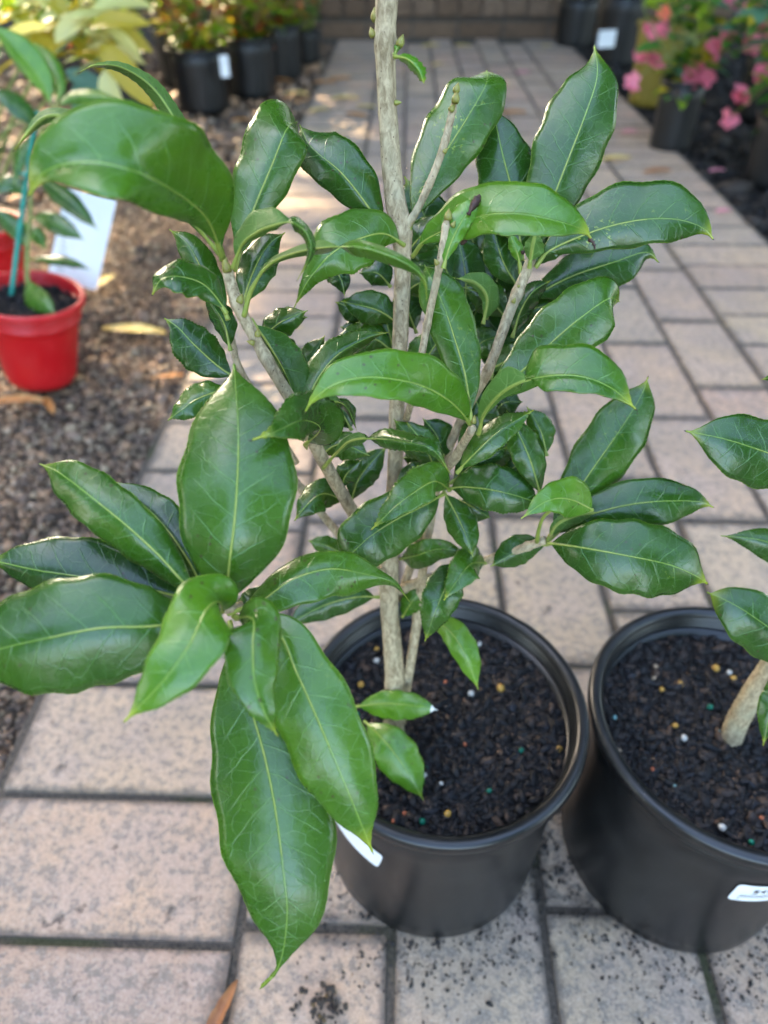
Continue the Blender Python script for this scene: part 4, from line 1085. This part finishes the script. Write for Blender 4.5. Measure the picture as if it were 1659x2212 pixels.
for k in range(24):
    o = link('brick', bh, wall); o.location = (-1.15 + k * .115, .080 + random.uniform(-.003, .003), .135); o.rotation_euler = (random.uniform(-.01, .01), 0, random.uniform(-.012, .012))
sheet('garden_bed', -6, 8, 4.54, 9, .120, M['earth'])
sheet('back_ground', -6, 8, 4.30, 4.60, -.019, M['soil'])
GH = 'shrubs in the raised bed behind the low wall'
for i, (x, y, l) in enumerate([(-1.3, 4.95, 'dark green shrub behind the wall at far left'), (-.4, 4.9, 'dark green shrub behind the wall, left of the trunk'), (.45, 5.0, 'dark green shrub behind the middle of the wall'),
                               (1.25, 4.9, 'dark green shrub behind the wall above the black pots'), (2.1, 5.0, 'dark green shrub behind the wall at far right')]):
    t = thing('garden_shrub', l, 'shrub', (x, y, .12), GH)
    n = 900; rr = np.random.default_rng(80 + i)
    d = rr.normal(0, 1, (n, 3)); d /= np.linalg.norm(d, axis=1)[:, None]; q = rr.random(n) ** .4
    loc = d * q[:, None] * np.array((.48, .36, .48)) + np.array((0, 0, .5))
    tvl = [(0, 0, 0), (.5, .5, .08), (0, 1, 0), (-.5, .5, .08)]
    sc = np.repeat(rr.uniform(.05, .09, n)[:, None], 3, 1) * np.array((.8, 1, 1))
    me = scatter_mesh('foliage', tvl, [(0, 1, 2, 3)], loc, sc, rr.uniform(0, 6.28, (n, 3)), rr.uniform(.6, 1.4, (n, 1)) * np.array((.03, .09, .02)))
    o = link('foliage', me, t, M['f_dark']); o['kind'] = 'stuff'
    for s in range(5):
        a = rr.uniform(0, 6.28); P = [np.array((x, y, .12)) + np.array((math.cos(a) * .3 * u, math.sin(a) * .25 * u, .6 * u)) for u in np.linspace(0, 1, 6)]
        far_stem(t, P, .012, .004, M['stem_red'])

# back right: black pots by the wall, begonias in the bed
GR = 'black pots by the wall at the back right'
far_pot('grey blue rimmed black pot, farthest back by the wall', .945, 4.20, .10, .088, .20, group=GR)
far_plant('potted_fern', 'feathery light green plant in the farthest back right pot', 'plant', (.945, 4.20, .17), .30, .22, 9, 70, (.05, .02), [('f_green', .7), ('f_lime', .3)], 'stem_green', 70)
far_pot('tall black pot with a cream label, right of the wall', 1.035, 3.72, .112, .098, .26, group=GR)
far_plant('potted_shrub', 'dark leaved shrub in the tall labelled black pot', 'shrub', (1.035, 3.72, .23), .5, .2, 8, 46, (.10, .04), [('f_dark', .7), ('f_green', .3)], 'stem_green', 71)
p = at(1311, 84, 3.02); far_tag('plant_tag', 'cream label on the tall black pot at back right', p[0], p[1], p[2], .080, .062, .25)
far_pot('olive yellow pot behind the begonia', .97, 2.95, .095, .07, .25, 'pot_yellow', 'yellow_pot')
far_plant('potted_shrub', 'leafy plant with long pale leaves in the yellow pot', 'shrub', (.97, 2.95, .22), .45, .2, 9, 52, (.10, .045), [('f_green', .4), ('f_bluegreen', .3), ('f_yellow', .3)], 'stem_green', 72)
far_pot('slim black pot of pink begonias on the mulch at the right', .868, 2.36, .068, .058, .185, n=160)
far_pot('black pot cut off by the right picture edge', 1.035, 2.02, .082, .066, .17, n=160)
far_pot('black pot in the shade behind the begonias', 1.30, 2.75, .10, .085, .19)
def flower_mesh(mat, rr):
    v = []; f = []
    for k in range(5):
        a = k * 1.2566 + rr.uniform(-.2, .2); L = rr.uniform(.8, 1.1); w = .55
        b = len(v); ca, sa = math.cos(a), math.sin(a)
        for (u, s, z) in ((0, 0, 0), (.5, -w * .8, .28), (.5, 0, .12), (.5, w * .8, .28), (1, -w * .5, .30), (1.08, 0, .2), (1, w * .5, .30)):
            v.append((L * u * ca - s * sa, L * u * sa + s * ca, z))
        f += [(b, b + 2, b + 1), (b, b + 3, b + 2), (b + 1, b + 2, b + 5, b + 4), (b + 2, b + 3, b + 6, b + 5)]
    me = mesh_from('flower', v, f); me.materials.append(mat); return me
fr = random.Random(5); fm = [flower_mesh(M['pink'], fr) for _ in range(4)] + [flower_mesh(M['coral'], fr)]
def begonia(label, base, seed, h, spread, nl, flowers):
    t = far_plant('begonia', label, 'begonia', base, h, spread, 10, nl, (.075, .052), [('f_green', .40), ('f_bluegreen', .25), ('f_lime', .23), ('f_yellow', .12)], 'stem_green', seed, 'pink flowering begonias', .4, .0, 1.6)
    rr = random.Random(seed)
    for (x, y, z, s, c) in flowers:
        p = at(x, y, z)
        q = np.array(base) + np.array((0, 0, h * .4)); far_stem(t, [q + (p - q) * u for u in np.linspace(0, 1, 5)], .0025, .0015, M['stem_green'])
        for k in range(3):
            s_ = s * 1.0; o = link('flower', fm[4] if c else fm[rr.randrange(4)], t)
            o.location = Vector(p) + Vector((rr.uniform(-1, 1), rr.uniform(-1, 1), rr.uniform(-1, 1))) * s * .55 - t.location
            o.rotation_euler = (rr.uniform(.3, 1.4), rr.uniform(-.4, .4), rr.uniform(-.8, .8)); o.scale = (s_,) * 3
    return t
begonia('begonia with pink flowers in the slim black pot', (.868, 2.36, .16), 90, .30, .22, 150,
        [(1436,32,2.05,.020,1),(1425,72,2.05,.022,0),(1400,70,2.1,.018,0),(1388,122,2.08,.020,0),(1413,135,2.02,.022,0),(1362,178,2.05,.022,0),(1502,163,2.0,.026,0),(1522,168,2.0,.026,0)])
begonia('tall begonia with pink flowers at the right picture edge', (1.035, 2.02, .14), 91, .42, .42, 230,
        [(1540,112,1.95,.026,0),(1566,80,1.95,.022,0),(1614,95,1.9,.028,0),(1645,8,1.9,.03,0),(1580,4,1.95,.02,0),(1655,60,1.9,.024,0),(1602,205,1.88,.024,0),(1640,160,1.86,.026,0),(1575,255,1.9,.02,0)])
begonia('shaded begonia at the back of the right bed', (1.30, 2.75, .16), 92, .45, .34, 120, [(1500,20,2.6,.022,0),(1600,40,2.6,.022,0)])

# ------------------------------------------------------------------ fallen leaves, petals and crumbs
def fallen(name, label, x, y, L, W, yaw, mat, curl=.5, cat='fallen leaf', group=None, h=.004, roll=0.0):
    g = ground(x, y, h)
    n, m = 13, 6; v = []; f = []; rr = random.Random(int(x * 7 + y))
    for i in range(n):
        t = i / (n - 1); w = W * .5 * ((t + .001) ** .65 * (1 - t) ** .65) * 1.58 * (1 + rr.uniform(-.10, .10))
        for j in range(m + 1):
            s = -1 + 2 * j / m
            v.append((L * (t - .5), s * w, L * .12 * curl * (math.sin(3 * t + rr.uniform(0, .2)) * .5 + abs(s) ** 2 * .6) + rr.uniform(0, .0006)))
    for i in range(n - 1):
        for j in range(m):
            a = i * (m + 1) + j; f.append((a, a + 1, a + m + 2, a + m + 1))
    o = link(name, mesh_from(name, v, f), None, M[mat]); o.location = Vector(g); o.rotation_euler = (roll, 0, yaw)
    return tag(o, label, cat, group)
F = fallen
F('fallen_leaf', 'big pale yellow fallen leaf lying on the gravel', 290, 718, .118, .046, -.12, 'dry_yellow', .6)
F('fallen_leaf', 'small orange fallen leaf on the gravel near the path edge', 362, 816, .052, .022, .25, 'dry_orange', .8)
F('fallen_leaf', 'orange dry leaf poking out under the red pot', 45, 872, .085, .032, .0, 'dry_orange', .9)
F('fallen_leaf', 'narrow tan dry leaf sticking out beside the red pot base', 108, 880, .055, .020, -1.0, 'dry_orange', .9)
F('fallen_leaf', 'small yellow fallen leaf on the path behind the shrub', 625, 708, .048, .018, .05, 'dry_yellow', .4)
F('fallen_leaf', 'rusty brown curled leaf tip at the bottom picture edge', 472, 2200, .050, .014, 1.15, 'dry_brown', .9, h=.006)
F('fallen_leaf', 'yellow fallen leaf on the gravel behind the white card', 225, 610, .07, .04, 1.2, 'dry_yellow', .7)
for (x, y, L, yaw, mt, l) in [(700, 180, .09, .2, 'dry_orange', 'sunlit orange leaf nearest the small tagged pot'), (745, 215, .10, .1, 'dry_yellow', 'yellow leaf at the path edge left of the trunk'), (690, 240, .08, .5, 'dry_yellow', 'yellow leaf on the gravel below the small tagged pot'),
                              (790, 232, .07, -.2, 'dry_yellow', 'yellow leaf touching the trunk outline at left'), (930, 100, .09, .3, 'dry_yellow', 'yellow leaf lying at the foot of the far wall, left one'), (1000, 100, .08, -.2, 'dry_yellow', 'yellow leaf lying at the foot of the far wall, right one'),
                              (945, 140, .07, .8, 'dry_yellow', 'yellow leaf in mid path beyond the torn stub'), (1110, 245, .085, .1, 'dry_orange', 'orange leaf between the two tallest upright leaves'), (1180, 100, .06, .4, 'dry_yellow', 'yellow leaf near the back right pots'),
                              (560, 200, .09, .3, 'dry_orange', 'orange leaf on the gravel beside the back left pots'), (610, 175, .08, -.3, 'dry_orange', 'orange leaf behind the second back left pot'), (1330, 345, .09, .2, 'dry_yellow', 'yellow leaf on the path left of the slim begonia pot'), (1420, 372, .08, .2, 'dry_brown', 'brown leaf on the mulch edge below the begonia pot')]:
    F('fallen_leaf', l, x, y, L, L * .45, yaw, mt, .8, group='leaves fallen at the back')
for (x, y, L, yaw, mt, l) in [(585, 240, .08, .9, 'dry_orange', 'orange leaf on the gravel right of the labelled pot foot'), (640, 205, .10, -.2, 'dry_yellow', 'yellow leaf on the gravel in front of the small tagged pot'), (520, 262, .07, .4, 'dry_orange', 'rusty leaf on the gravel in front of the labelled pot'), (735, 172, .09, .3, 'dry_orange', 'orange leaf on the path edge below the brick wall'), (770, 250, .08, -.4, 'dry_orange', 'orange leaf on the path just left of the trunk')]:
    F('fallen_leaf', l, x, y, L, L * .45, yaw, mt, .8, group='leaves fallen at the back')
for (x, y, L, l) in [(1130, 158, .06, 'mauve pink petal on the path far behind'), (1360, 286, .055, 'pink petal at the path edge beside the begonia pot'), (1548, 370, .05, 'pink petal on the dark mulch under the begonias'), (1562, 457, .042, 'pink petal on the path at the right, nearest one'), (1480, 160, .03, 'pink petal caught low on the begonia pot rim')][:4]:
    F('petal', l, x, y, L, L * .6, .2, 'petal', .8, 'petal', 'pink petals on the path')
F('petal', 'small rusty red petal on a paver joint right of the shrub', 1248, 752, .022, .012, 1.2, 'dry_brown', .8, 'petal')
# dirt clump at the bottom
g = ground(700, 2180); r_ = np.random.default_rng(3); n = 70
loc = np.stack([r_.normal(0, .008, n), r_.normal(0, .007, n), np.abs(r_.normal(0, .002, n))], 1); sz = r_.uniform(.0012, .0032, n)
tv, tf = lump(9)
me = scatter_mesh('dirt_clump', tv, tf, loc, np.stack([sz, sz * .8, sz * .6], 1), r_.uniform(0, 6, (n, 3)), np.array([(.05, .036, .024), (.03, .022, .017), (.16, .10, .035)])[r_.choice(3, n, p=[.5, .4, .1])])
o = link('dirt_clump', me, None, M['mulch']); o.location = Vector(g) + Vector((0, 0, .002)); tag(o, 'crumbled clump of dark potting mix on a paver at the bottom', 'dirt')
# spilled crumbs round the pots
n = 2600; ang = r_.uniform(0, 6.283, n); rad = .0865 + np.abs(r_.normal(0, .026, n)); c0 = np.where(r_.random(n) < .5, 0, 1)
cx = np.where(c0 == 0, PC[0], PR[0]); cy = np.where(c0 == 0, PC[1], PR[1])
loc = np.stack([cx + rad * np.cos(ang), cy + rad * np.sin(ang), np.full(n, .0006)], 1); sz = r_.lognormal(math.log(.0009), .4, n)
me = scatter_mesh('crumbs', tv, tf, loc, np.stack([sz, sz, sz * .6], 1), r_.uniform(0, 6, (n, 3)), r_.uniform(.5, 1.5, (n, 1)) * np.array((.03, .024, .02)))
o = link('crumbs', me, None, M['mulch']); o['kind'] = 'stuff'; tag(o, 'dark soil crumbs scattered on the pavers around the pots', 'soil crumbs')

# ------------------------------------------------------------------ unseen trees added to block sun and sky
LAT = np.array((math.cos(SUN_AZ), -math.sin(SUN_AZ), 0)); FWD = np.array((math.sin(SUN_AZ), math.cos(SUN_AZ), 0))
def unseen_shade_tree(label, dist, lat, zc, rad, nC, n, seed):
    b = np.array((0, .5, 0)) + FWD * dist + LAT * lat
    tree = thing('unseen_shade_tree', label, 'tree', tuple(float(q) for q in b), 'unseen trees added to block sun and sky')
    v, f = tube([(0, 0, -.1), (.1, 0, zc * .25), (0, .1, zc * .5), (.1, .1, zc * .8), (0, 0, zc * 1.1)], [.22, .18, .15, .10, .04], 14, .1)
    link('trunk', mesh_from('trunk', v, f), tree, M['bark'])
    rr = np.random.default_rng(seed)
    for k in range(7):
        a = k * .9; z0 = zc * .45 + k * .2
        P = [(0, 0, z0), (math.cos(a) * rad[0] * .3, math.sin(a) * rad[0] * .3, z0 + .8), (math.cos(a) * rad[0] * .65, math.sin(a) * rad[0] * .6, z0 + 1.5)]
        v, f = tube(catmull(P, 9), np.linspace(.08, .02, 9), 8); link('limb', mesh_from('limb', v, f), tree, M['bark'])
    cc = rr.normal(0, 1, (nC, 3)); cc /= np.linalg.norm(cc, axis=1)[:, None]; cc *= (rr.random(nC) ** .36)[:, None] * np.array(rad); cc += np.array((0, 0, zc))
    ci = rr.integers(0, nC, n); loc = cc[ci] + rr.normal(0, .26, (n, 3)); sz = rr.uniform(.16, .27, n)
    me = scatter_mesh('crown', [(0, 0, 0), (.42, .45, .06), (0, 1, 0), (-.42, .45, .06)], [(0, 1, 2, 3)], loc, np.stack([sz] * 3, 1), rr.uniform(0, 6.28, (n, 3)), rr.uniform(.6, 1.4, (n, 1)) * np.array((.03, .09, .02)))
    o = link('crown', me, tree, M['tree_leaf']); o['kind'] = 'stuff'
unseen_shade_tree('tallest unseen leafy tree, added beyond the garden wall to shade the path', 9.0, -1.2, 8.75, (4.8, 4.2, 2.6), 330, 21000, 17)
unseen_shade_tree('lower unseen tree, added beyond the right end of the wall for shade', 8.0, 4.0, 4.6, (2.7, 2.7, 2.6), 190, 13000, 18)  # added out of view to keep sun off the right of the path

def sky_block_tree(label, az, dist, zc, rad, n, seed):  # unseen trees added around the garden to cut off low sky
    a = math.radians(az) - SUN_AZ
    unseen_shade_tree(label, dist * math.cos(a), dist * math.sin(a), zc, rad, 110, n, seed)
sky_block_tree('unseen dense tree added to block sky glare left of the hedge', -62, 9.0, 3.2, (3.0, 3.0, 3.4), 9000, 37)  # added to hide the bright sky glow near the sun
sky_block_tree('unseen dense tree added left of the gravel bed to block low sky', -88, 6.0, 3.2, (2.6, 2.6, 3.0), 7000, 31)
sky_block_tree('unseen dense tree added right of the mulch bed to block low sky', 85, 6.0, 3.2, (2.7, 2.7, 3.0), 7000, 35)
sky_block_tree('unseen dense tree added at the back right corner to block low sky', 42, 8.5, 3.6, (3.0, 3.0, 3.4), 7000, 36)

# a wide low unseen canopy, added to block the sky over the path
def sky_block_canopy(label, x, y, zc, off, rad, nC, n, seed):
    shade_a = np.array((x, y, 0)) - np.array((0, .5, 0))
    unseen_shade_tree(label, float(shade_a @ FWD), float(shade_a @ LAT), zc, rad, nC, n, seed)
sky_block_canopy('unseen tree with a low wide crown, added to block sky over the path', 2.2, 6.3, 4.2, 0, (5.6, 4.9, 1.0), 520, 34000, 19)
sky_block_tree('unseen dense tree added behind the viewer on the right to break up the sky', 138, 6.0, 3.2, (2.5, 2.5, 3.0), 7000, 34)  # this pair is added to leave only gaps of sky for reflections
sky_block_tree('unseen dense tree added behind the viewer on the left to break up the sky', -132, 6.5, 3.2, (2.3, 2.3, 3.0), 7000, 32)

unseen_hedge = thing('unseen_hedge', 'tall dense green hedge added out of view to block low sky beyond the raised bed', 'unseen_hedge', (0, 7.2, 0))  # unseen foliage row, added to block the low glow ahead
rr = np.random.default_rng(44); n = 26000
hx = rr.uniform(-9.5, 9.5, n); hy = rr.normal(0, .38, n); hz = 3.2 * rr.random(n) ** .9
sz = rr.uniform(.10, .17, n)
me = scatter_mesh('foliage', [(0, 0, 0), (.42, .45, .06), (0, 1, 0), (-.42, .45, .06)], [(0, 1, 2, 3)], np.stack([hx, hy, hz], 1), np.stack([sz] * 3, 1), rr.uniform(0, 6.28, (n, 3)), rr.uniform(.6, 1.4, (n, 1)) * np.array((.03, .09, .02)))
o = link('foliage', me, unseen_hedge, M['f_dark']); o['kind'] = 'stuff'
for k in range(20):
    P = [(-9.2 + k * .97, 0, 0), (-9.2 + k * .97 + rr.normal(0, .1), rr.normal(0, .05), 1.4), (-9.2 + k * .97 + rr.normal(0, .15), rr.normal(0, .1), 2.8)]
    v, f = tube(catmull(P, 7), np.linspace(.05, .015, 7), 8); link('trunk', mesh_from('trunk', v, f), unseen_hedge, M['bark'])
